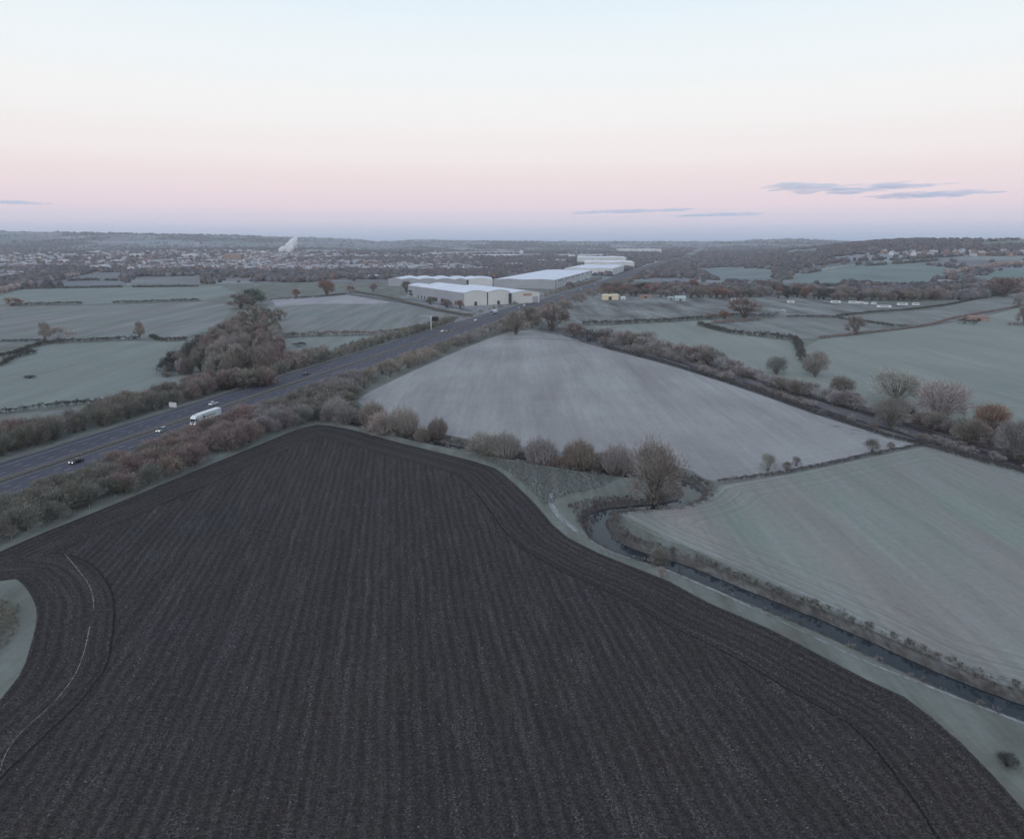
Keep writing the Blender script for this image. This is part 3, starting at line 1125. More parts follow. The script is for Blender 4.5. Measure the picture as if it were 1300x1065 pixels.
def scatter(poly, spacing, jitter=.45):
    P = np.array(poly)
    out = []
    y = P[:, 1].min()
    r = 0
    while y < P[:, 1].max():
        x = P[:, 0].min() + (spacing / 2 if r % 2 else 0)
        while x < P[:, 0].max():
            out.append((x + rnd.uniform(-1, 1) * spacing * jitter, y + rnd.uniform(-1, 1) * spacing * jitter))
            x += spacing
        y += spacing * .87; r += 1
    A = np.array(out)
    m = inpoly(A[:, 0], A[:, 1], poly)
    return A[m]


# stuff collector: many small plants merged in one mesh with colour per face
class Stuff:
    def __init__(s): s.V = []; s.F = []; s.C = []; s.n = 0

    def plants(s, pts, kind, col, hs, ws, z=None):
        """kind: list of (V,F,tone) templates of unit height"""
        for i, (x, y) in enumerate(pts):
            V, Fc, tone = kind[rnd.randrange(len(kind))]
            a = rnd.uniform(0, 6.28); ca, sa = math.cos(a), math.sin(a)
            h = hs[i] if hasattr(hs, '__len__') else hs * rnd.uniform(.75, 1.25)
            w = ws[i] if hasattr(ws, '__len__') else ws * rnd.uniform(.8, 1.2)
            zz = zat(x, y) if z is None else z[i]
            v = np.c_[(V[:, 0] * ca - V[:, 1] * sa) * w + x, (V[:, 0] * sa + V[:, 1] * ca) * w + y, V[:, 2] * h + zz]
            s.V.append(v); s.F.append(Fc + s.n); s.n += len(v)
            c = np.array(col[i % len(col)] if isinstance(col, list) else col)
            f = tone.reshape(-1, 3)[:, 0] if len(tone) == 3 * len(Fc) else np.full(len(Fc), .5)
            s.C.append(c[None, :] * (.6 + .8 * f)[:, None] * rnd.uniform(.85, 1.15))

    def build(s, name, label, cat):
        V = np.vstack(s.V); Fc = np.vstack(s.F); Cc = np.vstack(s.C)
        me = mesh(name, V, Fc, M['tone'])
        a = me.attributes.new('Col', 'FLOAT_COLOR', 'FACE')
        a.data.foreach_set('color', np.c_[Cc, np.ones(len(Cc))].astype(np.float32).ravel())
        return props(obj(name, me), label, cat, kind='stuff')


TINY = [crown_data(1, 1.3, 150, 0, 9, .3, .2, .07) for i in range(4)]       # scrub clump
TUFT = [crown_data(1, 1.5, 70, 0, 5, .6, .35, .09) for i in range(4)]


def blob_template():
    n = 6
    v = []
    for zz, rr in ((0, .42), (.38, .55), (.78, .38)):
        for k in range(n):
            a = 2 * math.pi * (k + rnd.random() * .6) / n
            q = rr * rnd.uniform(.75, 1.2)
            v.append((math.cos(a) * q, math.sin(a) * q, zz * rnd.uniform(.85, 1.15)))
    v.append((0, 0, 1))
    f = []
    for b in (0, n):
        for k in range(n):
            a, c = b + k, b + (k + 1) % n
            f += [(a, c, c + n), (a, c + n, a + n)]
    for k in range(n): f.append((2 * n + k, 2 * n + (k + 1) % n, 3 * n))
    return np.array(v), np.array(f), np.array([rnd.random() for _ in range(3 * len(f))])


BLOB = [blob_template() for _ in range(12)]

# --- belt of shrubs between the motorway and the ploughed field
QUEUE = []


def qshrub(x, y, h, w, col, label, group, meshes=None):
    if abs(x) < .80 * y: QUEUE.append((h / math.sqrt(x * x + y * y), x, y, h, w, col, label, group, meshes))


pe = np.array(plough_edge)


def belt_poly(s0, s1, o_in, right_line, gap):
    A = [road_at(s, o_in) for s in np.arange(s0, s1, 12)]
    return A, right_line


near_side = [road_at(s, 19.5) for s in np.arange(0, 372, 12)]
pl = [p for p in offset(plough_edge, -4.5) if -260 < p[0] < -60 and p[1] > 90 and p[1] < 360 and p[0] < -58]
beltA = near_side + [tuple(p) for p in pl[::-1]]
ptsA = scatter(beltA, 5.9)
ptsA = [p for p in ptsA if abs(math.atan2(p[0], p[1])) < math.radians(38) and p[1] > 60]

for (x, y) in ptsA:
    pxx = 650 + 950 * x / y
    n_ = float(vnoise(x / 22 + 3, y / 22))
    red = 110 < pxx < 300 and vnoise(x / 14, y / 14) > .22
    far_ = rnd.random()
    hh = rnd.uniform(4.0, 6.0) + 1.5 * n_
    off_r = x * nrm[0] + y * nrm[1] - nofs(x * dirv[0] + y * dirv[1])
    hh = min(hh, 1.7 + max(0, off_r - 18.5) * .55)
    if red:
        qshrub(x, y, hh * 1.15, 3.0 + hh, 'red', 'reddish-brown frosted shrub in the motorway-side belt below the white lorry', 'reddish shrubs below the lorry')
    elif pxx < 150:
        qshrub(x, y, hh, 3.2 + hh, 'grey' if n_ > .40 else 'olive', 'grey frosted shrub in the lower left belt between motorway and ploughed field', 'grey shrubs of the lower left belt')
    else:
        qshrub(x, y, hh, 3.2 + hh, 'grey' if n_ > .5 else 'olive', 'grey-green frosted shrub in the upper belt between the lorry and the river bridge', 'shrubs between the lorry and the bridge')

# --- belt between the motorway and the pale stubble field
inA = [road_at(s, 20) for s in np.arange(384, 830, 12)]
outB = [p for p in offset(P_mid[:len(catmull(mid_a, 12))], -4) if p[0] < 20 and p[1] > 300]
beltB = inA + [tuple(p) for p in outB[::-1]]
kB = 0
for (x, y) in scatter(beltB, 7.6):
    if y < 100: continue
    n_ = float(vnoise(x / 30, y / 30 + 9))
    hh = rnd.uniform(3.6, 6.0) + 1.5 * n_
    kB += 1
    hh = min(hh, 1.5 + max(0, x * nrm[0] + y * nrm[1] - nofs(x * dirv[0] + y * dirv[1]) - 18.5) * .4)
    qshrub(x, y, hh, hh * 1.3, 'tan' if n_ > .62 else ('olive' if n_ > .4 else 'grey'), 'frosted shrub in the belt between motorway and pale stubble field',
          'shrubs between motorway and stubble field', meshes=SHRM if y > 450 else SHR)

# --- belt on the far side of the motorway
kC = 0
for s in np.arange(110, 640, 5.2):
    for o_ in ((-22.5, -28, -33) if s < 420 else (-22.5, -27)):
        x, y = road_at(s + rnd.uniform(-2.5, 2.5), o_ + rnd.uniform(-2, 2) - (4 if 180 < s < 330 else 0))
        if abs(x / max(y, 1)) > .85: continue
        n_ = float(vnoise(s / 25, o_ / 9 + 4))
        hh = rnd.uniform(4, 6) + (3.5 * n_ if s < 430 else 1.2 * n_)
        kC += 1
        qshrub(x, y, hh, hh * 1.1, 'red' if n_ > .72 else ('tan' if n_ > .5 else 'olive'), 'brown bare shrub lining the far side of the motorway',
              'shrubs along the far side of the motorway', meshes=SHRM if y > 420 else SHR)

# --- bare wood left of the motorway
wood = W2([(218, 475), (236, 455), (262, 436), (292, 424), (300, 405), (316, 396), (340, 399), (352, 412), (356, 430), (357, 466), (335, 482), (300, 484), (262, 480), (240, 478)])
kD = 0
for (x, y) in scatter(wood, 11.5):
    n_ = float(vnoise(x / 40, y / 40))
    h = float(np.interp(y, [400, 470, 560, 700], [15.5, 12, 10, 7])) * rnd.uniform(.82, 1.12)
    if x / y * 950 + 650 < 250: h *= .7
    tree(x, y, h, h * .68, 'tan' if n_ < .4 else rnd.choice(['tan', 'brown', 'pale', 'olive']), 'tall bare tree in the dense wood left of the motorway', 'trees of the bare wood', TALL, 'tree', .55)
    kD += 1
for i in range(26):   # dark left fringe and orange near fringe
    t = i / 25
    x, y, k = pxs(210 + 95 * t + rnd.uniform(-3, 3), 474 - 62 * t + rnd.uniform(-3, 2))
    qshrub(x, y, rnd.uniform(6, 9), rnd.uniform(9, 12), 'dark' if t < .8 else 'brown', 'dark shrub along the left fringe of the bare wood', 'dark fringe shrubs of the wood', meshes=SHRM)
for i in range(18):
    t = i / 17
    x, y, k = pxs(262 + 84 * t + rnd.uniform(-4, 4), 497 - 8 * t + rnd.uniform(-4, 3))
    tree(x, y, rnd.uniform(7, 10), rnd.uniform(7, 10), 'red' if rnd.random() < .3 else rnd.choice(['brown', 'tan', 'olive']), 'small brown-orange tree on the motorway side of the bare wood', 'small trees on the near side of the wood', TREEM, 'tree', .85)

# --- railway strip shrubs
kE = 0
for i in range(190):
    t = rnd.random() ** 1.25
    up = rnd.random() < .6
    X = 760 + 560 * t
    yl = np.interp(X, [765, 850, 950, 1050, 1174, 1320], [441, 462, 494, 529, 564, 603])
    yu = np.interp(X, [765, 850, 905, 960, 1000, 1080, 1160, 1240, 1320], [428, 447, 463, 481, 495, 515, 534, 560, 590])
    Y = (yu + rnd.uniform(0, 3.5)) if up else (yl - rnd.uniform(2, 7))
    x, y, k = pxs(X, Y)
    hh = (rnd.uniform(2.6, 5.2) if X < 960 else rnd.uniform(3.2, 6.8)) if up else rnd.uniform(1.6, 3.0)
    if X < 930: hh *= 1.9
    kE += 1
    qshrub(x, y, hh, hh * 1.6, rnd.choice(['grey', 'grey', 'olive', 'brown']), 'grey frosted shrub in the dark strip across the right-hand fields',
          'shrubs of the dark strip on the right', meshes=SHRM if y > 330 else SHR)
print('shrubs', len(ptsA), kB, kC, 'wood', kD)

# --- hedges: one long thing each
def hedge(px, h, w, col, label, gaps=0., kind=None, name='hedge'):
    line = catmull([at(*p) for p in px], 4)
    st = Stuff()
    pts = []
    L = 0
    P = np.array(line)
    seg = np.hypot(*np.diff(P, axis=0).T)
    cum = np.r_[0, np.cumsum(seg)]
    s = 0
    while s < cum[-1]:
        if not (gaps and vnoise(s / 18, len(px) * 3.7) < gaps):
            pts.append((np.interp(s, cum, P[:, 0]) + rnd.uniform(-.2, .2) * w, np.interp(s, cum, P[:, 1]) + rnd.uniform(-.2, .2) * w))
        s += w * .55
    st.plants(pts, kind or TINY, COL[col] if isinstance(col, str) else col, h, w)
    V = np.vstack(st.V); Fc = np.vstack(st.F); Cc = np.vstack(st.C)
    me = mesh(name, V, Fc, M['tone'])
    a = me.attributes.new('Col', 'FLOAT_COLOR', 'FACE')
    a.data.foreach_set('color', np.c_[Cc, np.ones(len(Cc))].astype(np.float32).ravel())
    return props(obj(name, me), label, 'hedge')


H = hedge
H([(-60, 462), (0, 455), (60, 437), (110, 434), (177, 431)], 2.6, 3.2, 'dark', 'dark hedge between the two big left pastures, ending at the lone tree')
H([(192, 429), (200, 432), (215, 434), (238, 431)], 2.6, 3.5, 'dark', 'short curved hedge between the lone tree and the bare wood')
H([(-40, 436), (30, 434), (60, 433)], 1.8, 3, 'dark', 'low hedge behind the left end of the left pasture hedge')
H([(0, 465), (20, 455), (47, 448)], 2.2, 3, 'dark', 'short dark hedge curving in at the left photo edge')
H([(18, 449), (40, 446)], 2, 3, 'dark', 'very short hedge stub above the curved one at the left edge')
H([(0, 389.5), (40, 388), (110, 386.5), (200, 384), (262, 382)], 3, 4.5, 'dark', 'gappy dotted hedge across the far side of the mauve harrowed field', .38)
H([(-60, 530), (0, 525), (44, 519)], 1.8, 2.4, 'dark', 'dark hedge at the left edge between the lower two pastures')
H([(50, 518), (100, 514), (180, 507), (228, 500)], 2.0, 2.6, 'dark', 'dark hedge from the gateway to the motorway belt below the blue pasture')
H([(340, 429), (400, 427), (470, 425), (510, 422), (545, 417)], 3.2, 5, 'olive', 'bushy hedge between the frosted field and the small blue pasture')
H([(345, 381), (400, 378), (440, 374)], 2, 4, 'dark', 'thin hedge along the far edge of the frosted field')
H([(450, 371), (490, 378), (530, 388), (560, 395), (600, 402)], 2.2, 4, 'olive', 'scrubby hedge between the frosted field and the warehouse road')
H([(740, 412.5), (820, 410), (890, 406), (925, 402), (985, 403)], 3.0, 4.5, 'dark', 'long dark hedge below the meadow with the caravans')
H([(886, 414), (900, 417), (930, 424), (985, 429), (1010, 434), (1014, 445), (1022, 462), (1030, 474)], 3.4, 4.2, 'dark', 'thick curved dark hedge around the small pasture')
H([(905, 411), (935, 409), (965, 407)], 2.4, 4, 'brown', 'brown hedge under the large brown-green tree')
H([(1000, 403), (1030, 403), (1060, 404), (1110, 411), (1135, 415)], 2.0, 3, 'dark', 'straight thin hedge running down to the lone brown tree pasture')
H([(1140, 414.5), (1155, 416)], 1.6, 2.6, 'dark', 'tiny hedge stub right of the straight thin hedge')
H([(1040, 430), (1086, 425), (1140, 419), (1180, 413), (1210, 405), (1235, 400), (1270, 394), (1300, 388), (1340, 380)], 1.7, 2.6, 'brown', 'low brown hedge sweeping up past the red-roofed stable')
H([(1062, 402), (1110, 397), (1150, 394), (1200, 388), (1235, 381), (1262, 376)], 1.8, 3, 'dark', 'dark hedge below the row of caravans running up the hillside')
H([(1280, 413), (1340, 414)], 2.2, 3, 'brown', 'short hedge at the right edge beyond the big pasture')
H([(914, 612), (960, 606), (1010, 598), (1060, 588), (1110, 577), (1170, 566)], .9, 1.4, 'dark', 'low hedge line dividing the pale stubble field from the lower right field')
H([(1050, 527), (1120, 553), (1180, 568), (1240, 585), (1300, 600), (1380, 622)], 1.5, 2.4, 'dark', 'dark low hedge on the near side of the strip, right half')
H([(768, 441), (850, 463), (950, 494), (1045, 528)], 1.6, 2.6, 'dark', 'dark low hedge on the near side of the strip, left half')
H([(1000, 366), (1080, 362), (1160, 362), (1240, 359), (1300, 360), (1340, 361)], 5, 9, 'dark', 'dark tree-dotted hedge across the foot of the hill fields', 0, BLOB)
H([(1100, 369), (1180, 368.5), (1255, 368)], 4, 8, 'dark', 'dark hedge between two narrow fields on the hillside', .3, BLOB)
H([(1095, 338), (1140, 335), (1190, 331)], 6, 10, 'dark', 'hedge with gaps along the upper edge of the big hill field', .3, BLOB)
H([(1200, 348), (1230, 344), (1270, 338), (1300, 336)], 9, 13, 'brown', 'bushy brown hedge climbing the right hillside', 0, BLOB)
H([(1200, 375), (1230, 371), (1262, 370), (1290, 368)], 5, 8, 'brown', 'brown hedge leading to the dense round clump on the hill', 0, BLOB)
H([(30, 367), (90, 366), (150, 365), (250, 364)], 3.5, 6, 'dark', 'tree-dotted hedge beyond the farther blue pasture on the left', .25, BLOB)
H([(80, 357), (115, 356), (150, 356.5)], 5, 8, 'dark', 'dark hedge between two small grey fields at far left', .3, BLOB)
H([(0, 372), (20, 367), (60, 358), (100, 350)], 8, 12, 'brown', 'thick brown tree hedge slanting up from the left edge', 0, BLOB)

for i in range(44):   # fence along the field margin below the belt
    j = int(len(fm) * i / 44) if i else 0
    if i == 0:
        fm = [tuple(p) for p in offset(plough_edge, -3.6) if -175 < p[0] < -68 and 100 < p[1] < 345]
        fm = catmull(fm, .5); j = 0
        pm_ = MB(); pm_.tube((0, 0, -.2), (0, 0, 1.2), .08, .07, 6)
        pmesh = pm_.mesh('fence_post', M['steel'])
    p = fm[j]
    o = obj('fence_post', pmesh, None, (p[0], p[1], 0))
    props(o, 'small pale post on the grass margin below the motorway shrubs', 'post', 'pale posts along the field margin')

# --- bank vegetation, tussocks, clods
bank = Stuff()
pts = []; cols_ = []
for off_, rng, n_ in ((-4.7, 1.0, 900), (4.6, .6, 350), (-6.0, .9, 260)):
    L = offset(river, off_)
    for _ in range(n_):
        i = rnd.randrange(len(L))
        p = L[i]
        if p[1] > 300 or abs(p[0]) > .8 * p[1]: continue
        pts.append((p[0] + rnd.uniform(-rng, rng), p[1] + rnd.uniform(-rng, rng)))
        cols_.append(rnd.choice([(.14, .125, .115), (.17, .155, .15), (.10, .10, .085), (.19, .19, .185)]))
zz = ground_z(np.array([p[0] for p in pts]), np.array([p[1] for p in pts]))
hs = [rnd.uniform(.35, 1.15) * (1.0 if k < 900 else .6) for k in range(len(pts))]
bank.plants(pts, TUFT, cols_, hs, [h * 1.0 for h in hs], zz)
bank.build('bank_vegetation', 'dead brown reeds and weeds along both river banks', 'reeds')

tus = Stuff()
poly = W2([(600, 580), (640, 585), (720, 598), (790, 606), (760, 620), (720, 628), (700, 640), (690, 640), (660, 610), (630, 590)])
A = scatter(poly, .9, .6)
tus.plants([tuple(p) for p in A], TUFT, [(.13, .13, .135), (.16, .165, .17), (.11, .105, .105)], .38, .5)
A = scatter(W2([(720, 640), (760, 632), (800, 630), (820, 640), (768, 643), (752, 655), (754, 676), (738, 668)]), 1.1, .6)
tus.plants([tuple(p) for p in A], TUFT, [(.10, .085, .085), (.13, .12, .12)], .6, .7)
A = scatter(W2([(-60, 770), (0, 762), (24, 770), (24, 800), (0, 830), (-60, 860)]), .9, .6)
tus.plants([tuple(p) for p in A], TUFT, [(.22, .195, .15), (.17, .155, .12)], .6, .6)
tus.build('tussocks', 'rough frosted tussock grass beside the river and field corner', 'grass')

cl = Stuff()
N = 26000
th = R.uniform(-.66, .66, N); rr = np.sqrt(R.uniform(60 ** 2, 215 ** 2, N))
x = rr * np.sin(th); y = rr * np.cos(th)
m = inpoly(x, y, P_plough); x, y = x[m], y[m]
n = len(x)
base = np.array([(1, 0, 0), (-.5, .87, 0), (-.5, -.87, 0), (0, 0, .8)])
k_ = R.uniform(.06, .20, n)
a = R.rand(n) * 6.28
jx = base[None, :, :] * k_[:, None, None] * R.uniform(.6, 1.4, (n, 4, 3))
V = np.stack([jx[..., 0] * np.cos(a)[:, None] - jx[..., 1] * np.sin(a)[:, None] + x[:, None], jx[..., 0] * np.sin(a)[:, None] + jx[..., 1] * np.cos(a)[:, None] + y[:, None], jx[..., 2]], -1)
Fb = np.array([(0, 1, 3), (1, 2, 3), (2, 0, 3)])
Fc = (Fb[None] + 4 * np.arange(n)[:, None, None]).reshape(-1, 3)
me = mesh('soil_clods', V.reshape(-1, 3), Fc, M['tone'])
cc = R.uniform(.02, .055, n)
fro = R.rand(n) < .10
cc[fro] = R.uniform(.10, .2, fro.sum())
cc = np.repeat(cc, 3)
at_ = me.attributes.new('Col', 'FLOAT_COLOR', 'FACE')
at_.data.foreach_set('color', np.c_[cc, cc * .98, cc * 1.08, np.ones(len(cc))].astype(np.float32).ravel())
props(obj('soil_clods', me), 'loose dark clods with flecks of frost on the ploughed field', 'soil', kind='stuff')

# ------------------------------------------------------------------ far woods and hedgerow trees
def roadclear(x, y, d=34):
    s = x * dirv[0] + y * dirv[1]; o = x * nrm[0] + y * nrm[1] - nofs(s)
    return np.abs(o) > d


SHEDS = []   # footprints filled below, kept clear of trees


def shed(name, corner, phi, bays, depth, eave, label, roof='barrel', wall='wall_grey', roofm='roof_grey', group=None, detail=True, rise=2.2):
    """corner: front-left foot; bays: widths along the facade, facade direction phi"""
    cx, cy = corner
    root = empty(name, (cx, cy, zat(cx, cy) - .1), phi, label, 'warehouse', group)
    tw_ = sum(bays)
    wm = MB(); rm = MB()
    x0 = 0
    for bi, b in enumerate(bays):
        prof = []
        n = 8 if roof == 'barrel' else 2
        for k in range(n + 1):
            t = k / n
            if roof == 'barrel': z = eave + rise * math.sin(math.pi * t)
            elif roof == 'gable': z = eave + rise * (1 - abs(2 * t - 1))
            else: z = eave
            prof.append((x0 + b * t, z))
        # walls under the profile
        v = [(x0 + .01, 0, 0)] + [(a, 0, c) for a, c in prof] + [(x0 + b - .01, 0, 0)]
        nn = len(v)
        v2 = [(a, depth, c) for a, _, c in v]
        fcs = [tuple(range(nn))[::-1], tuple(range(nn, 2 * nn))]
        wm.add(v + v2, fcs)
        if bi == 0: wm.add([(0, 0, 0), (0, depth, 0), (0, depth, eave), (0, 0, eave)], [(0, 3, 2, 1)])
        if bi == len(bays) - 1: wm.add([(tw_, 0, 0), (tw_, depth, 0), (tw_, depth, eave), (tw_, 0, eave)], [(0, 1, 2, 3)])
        for k in range(n):
            (a, za), (c, zc) = prof[k], prof[k + 1]
            e = .35
            rm.add([(a, -e, za + .05), (c, -e, zc + .05), (c, depth + e, zc + .05), (a, depth + e, za + .05),
                    (a, -e, za + .35), (c, -e, zc + .35), (c, depth + e, zc + .35), (a, depth + e, za + .35)],
                   [(0, 3, 2, 1), (4, 5, 6, 7), (0, 1, 5, 4), (2, 3, 7, 6)] + ([(3, 0, 4, 7)] if k == 0 else []) + ([(1, 2, 6, 5)] if k == n - 1 else []))
        x0 += b
    wm.build('wall', M[wall], root)
    rm.build('roof', M[roofm], root)
    c_, s_ = math.cos(phi), math.sin(phi)
    SHEDS.append([(cx - 6 * c_ + 6 * s_, cy - 6 * s_ - 6 * c_), (cx + (tw_ + 6) * c_ + 6 * s_, cy + (tw_ + 6) * s_ - 6 * c_),
                  (cx + (tw_ + 6) * c_ - depth * s_, cy + (tw_ + 6) * s_ + depth * c_), (cx - 6 * c_ - depth * s_, cy - 6 * s_ + depth * c_)])
    return root


def panel_mat(name, c, v=.1):
    t = NT(name, .6, .35)
    w = t.n('ShaderNodeTexWave', wave_type='BANDS', bands_direction='DIAGONAL')
    w.inputs['Scale'].default_value = .35
    t.l(t.coord(), w.inputs['Vector'])
    k = t.math('MULTIPLY', t.mr(w.outputs['Fac'], 0, 1, 1 - v, 1 + v * .3), t.mr(t.noise(t.coord(), .05, 4), .3, .7, .92, 1.08))
    rgb = t.n('ShaderNodeRGB'); rgb.outputs[0].default_value = c + (1,)
    t.color(t.val(rgb.outputs[0], k))
    return t.m


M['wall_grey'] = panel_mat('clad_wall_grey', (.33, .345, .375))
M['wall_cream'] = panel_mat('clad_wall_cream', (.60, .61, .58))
M['wall_white'] = panel_mat('clad_wall_white', (.60, .61, .62))
M['roof_grey'] = panel_mat('metal_roof', (.66, .70, .77), .06)
M['roof_white'] = panel_mat('frosted_roof', (.74, .77, .82), .05)
M['brick'] = plain('town_brick', (.30, .215, .18), .9, .2, .3)
M['dock'] = plain('dock_opening', (.05, .05, .055))
M['red'] = plain('red_signage', (.42, .24, .18))

PH = math.radians(29)
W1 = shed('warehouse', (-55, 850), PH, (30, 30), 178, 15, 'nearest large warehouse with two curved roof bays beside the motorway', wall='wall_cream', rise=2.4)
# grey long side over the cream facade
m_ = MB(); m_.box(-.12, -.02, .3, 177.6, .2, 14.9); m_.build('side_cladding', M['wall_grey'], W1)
for (a, b, z0, z1) in ((42, 66, .2, 4.6), (78, 100, .2, 4.6)):
    m_ = MB(); m_.box(-.9, -.14, a, b, z0, z1); m_.build('loading_bay', M['dock'], W1)
for (a, z1) in ((14, 4.4), (22, 4.4), (118, 4.2), (128, 4.2), (140, 4)):
    m_ = MB(); m_.box(-.4, -.14, a, a + 3, .2, z1); m_.build('door', M['dock'], W1)
for x_ in (13, 43):
    m_ = MB(); m_.box(x_, x_ + 3.2, -.4, -.02, .2, 4.6); m_.build('door', M['dock'], W1)
m_ = MB(); m_.box(29.4, 30.6, -.3, -.02, .2, 15.2); m_.build('downpipe_recess', M['dock'], W1)
for yy in (170, 172):
    m_ = MB(); m_.box(-3, -.14, yy - 8, yy + 2 - 4, 3 + (yy - 170) * 2, 5 + (yy - 170) * 2); m_.build('stair_tower', M['dock'], W1)
c_, s_ = math.cos(PH), math.sin(PH)
W1b = shed('warehouse', (-55 + 61.2 * c_, 850 + 61.2 * s_), PH, (40,), 150, 12.6, 'lower warehouse bay with faint red sign joined right of the nearest warehouse', wall='wall_cream')
m_ = MB(); m_.box(17, 29, -.15, -.02, 9.2, 11.6); m_.build('sign_panel', M['red'], W1b)
m_ = MB(); m_.box(30, 38, -.15, -.02, .3, 8); m_.build('cladding_panel', M['wall_grey'], W1b)
m_ = MB(); m_.box(-3, 0, -2.0, -.4, .2, 13); m_.build('recess', M['dock'], W1b)

P2 = math.radians(-14)
W2_ = shed('warehouse', (-29, 1190), P2, (50, 50), 420, 14, 'huge flat-roofed grey warehouse right behind the nearest one', roof='gable', rise=1.2)
for k in range(20):
    m_ = MB(); m_.box(100.02, 100.5, 12 + k * 20, 22 + k * 20, .2, 13.2 if k % 3 == 0 else 9.5); m_.build('panel', M['wall_white'], W2_)
W3_ = shed('warehouse', (118, 1672), P2, (54, 54), 260, 15, 'white-sided warehouse directly beyond the huge flat-roofed one', roof='gable', wall='wall_white', rise=1.5)
m_ = MB()
for k in range(9): m_.box(6 + k * 11, 11 + k * 11, -.3, -.02, .3, 4)
m_.build('loading_bay', M['dock'], W3_)
W4_ = shed('warehouse', (205, 2110), math.radians(-6), (70, 70), 180, 17, 'long bright white warehouse beside the motorway in the distance', roof='gable', wall='wall_white', roofm='roof_white', rise=2)
shed('warehouse', (240, 2750), math.radians(-6), (90, 90), 200, 16, 'white warehouse above the bright long one in the distance', roof='gable', wall='wall_white', roofm='roof_white', rise=2)
shed('warehouse', (640, 4450), 0, (120, 130), 120, 22, 'solitary long white warehouse far off above the motorway', roof='gable', wall='wall_white', roofm='roof_white', rise=2)
W7_ = shed('warehouse', (-208, 1245), math.radians(-8), (24, 30, 30, 30, 20), 90, 11.5, 'row of five curved grey warehouse bays behind the nearest warehouse', roof='barrel')
shed('warehouse', (-72, 1228), math.radians(4), (40,), 70, 12, 'white-walled low warehouse at the right end of the curved row', wall='wall_white', roof='barrel')

sheds_far = [  # px, py (foot), width px, height px, wall, roof, label
    (475, 334 + 20, 26, 4, 'wall_grey', 'roof_grey', 'grey shed left of the five-bay curved warehouse row'),
    (655, 338, 40, 3.2, 'wall_white', 'roof_white', 'low white shed behind the huge flat-roofed warehouse'),
    (612, 343, 24, 3.6, 'wall_grey', 'roof_grey', 'grey shed in trees left of the huge flat-roofed warehouse'),
    (590, 343, 16, 3, 'wall_white', 'roof_white', 'small white shed among trees above the curved row'),
    (630, 326, 60, 2.2, 'wall_white', 'roof_white', 'thin long white shed on the left of the distant white line'),
    (718, 326, 24, 3.0, 'wall_white', 'roof_white', 'white shed in the middle of the distant white line'),
    (750, 327, 30, 4, 'wall_white', 'roof_white', 'taller white shed at the right of the distant white line'),
    (485, 342, 40, 4, 'wall_white', 'roof_white', 'long white shed with frosted roof in the middle distance'),
    (522, 341, 20, 4, 'wall_white', 'roof_white', 'white shed just left of the small steam puff'),
    (420, 342, 22, 2.6, 'wall_white', 'roof_white', 'flat white-roofed shed right of the cream lit buildings'),
    (446, 340, 12, 3, 'wall_white', 'roof_white', 'small white shed right of the flat white-roofed one'),
    (125, 343, 18, 6, 'wall_white', 'roof_white', 'bright white building at the far end of the left fields'),
    (240, 327, 17, 4.5, 'wall_white', 'roof_white', 'pale tall building in the town left of the brick block'),
    (205, 333, 26, 3, 'wall_grey', 'roof_grey', 'grey shed in the middle of the town'),
    (262, 333, 22, 3, 'wall_grey', 'roof_grey', 'grey shed below the pale tall town building'),
    (120, 322, 12, 3, 'wall_white', 'roof_white', 'white building on the far side of the town, left'),
    (330, 322, 14, 3, 'wall_white', 'roof_white', 'white building near the far edge of the town, centre'),
    (350, 327, 12, 3, 'wall_grey', 'roof_grey', 'grey building left of the big steam plume'),
    (302, 334, 30, 3, 'wall_cream', 'roof_white', 'cream low building in front of the brick block'),
    (355, 340, 9, 4, 'cream', 'roof_white', 'cream lit building left of centre in the town'),
    (366, 341, 8, 3.5, 'cream', 'roof_white', 'cream lit building second from the left in the town centre'),
    (546, 324, 16, 3, 'wall_white', 'roof_white', 'white farm building beneath the far ridge'),
    (78, 334, 8, 4, 'wall_white', 'roof_white', 'small white building among the town trees at left'),
    (145, 334, 8, 3.5, 'wall_white', 'roof_white', 'small white building left of the watery fields in town'),
    (662, 322, 4, 5, 'wall_white', 'roof_white', 'tiny tall white silo in the far fields'),
    (700, 333, 40, 3, 'wall_grey', 'roof_grey', 'low grey shed above the left part of the huge flat-roofed warehouse'),
    (770, 325.5, 34, 2.5, 'wall_grey', 'roof_white', 'flat grey-white shed just above the farthest big white warehouses'),
    (45, 326, 14, 3, 'wall_white', 'roof_white', 'pale block on the left side of the far town'),
    (172, 326, 12, 3.5, 'wall_cream', 'roof_white', 'cream block between the left fields and the town centre'),
    (385, 327, 18, 2.5, 'wall_grey', 'roof_white', 'pale roofed shed right below the big steam plume'),
]
for (px, py, w, h, wa, ro, lb) in sheds_far:
    x, y, k = pxs(px, py)
    shed('shed', (x - w * k / 2, y), rnd.uniform(-.1, .1), (w * k,), max(25, w * k * .5), max(4.0, h * k * .8), lb, roof='gable', wall=wa, roofm=ro, rise=1.5)
x, y, k = pxs(295, 331)
bb = shed('apartment_building', (x - 10 * k, y), 0, (20 * k,), 40, 7.5 * k, 'orange brick block lit warm in the town centre', roof='flat', wall='brick', roofm='roof_white')
bb['category'] = 'building'
for o in list(C.objects):
    if o.name.startswith('shed') and o.parent is None: o['category'] = 'shed'

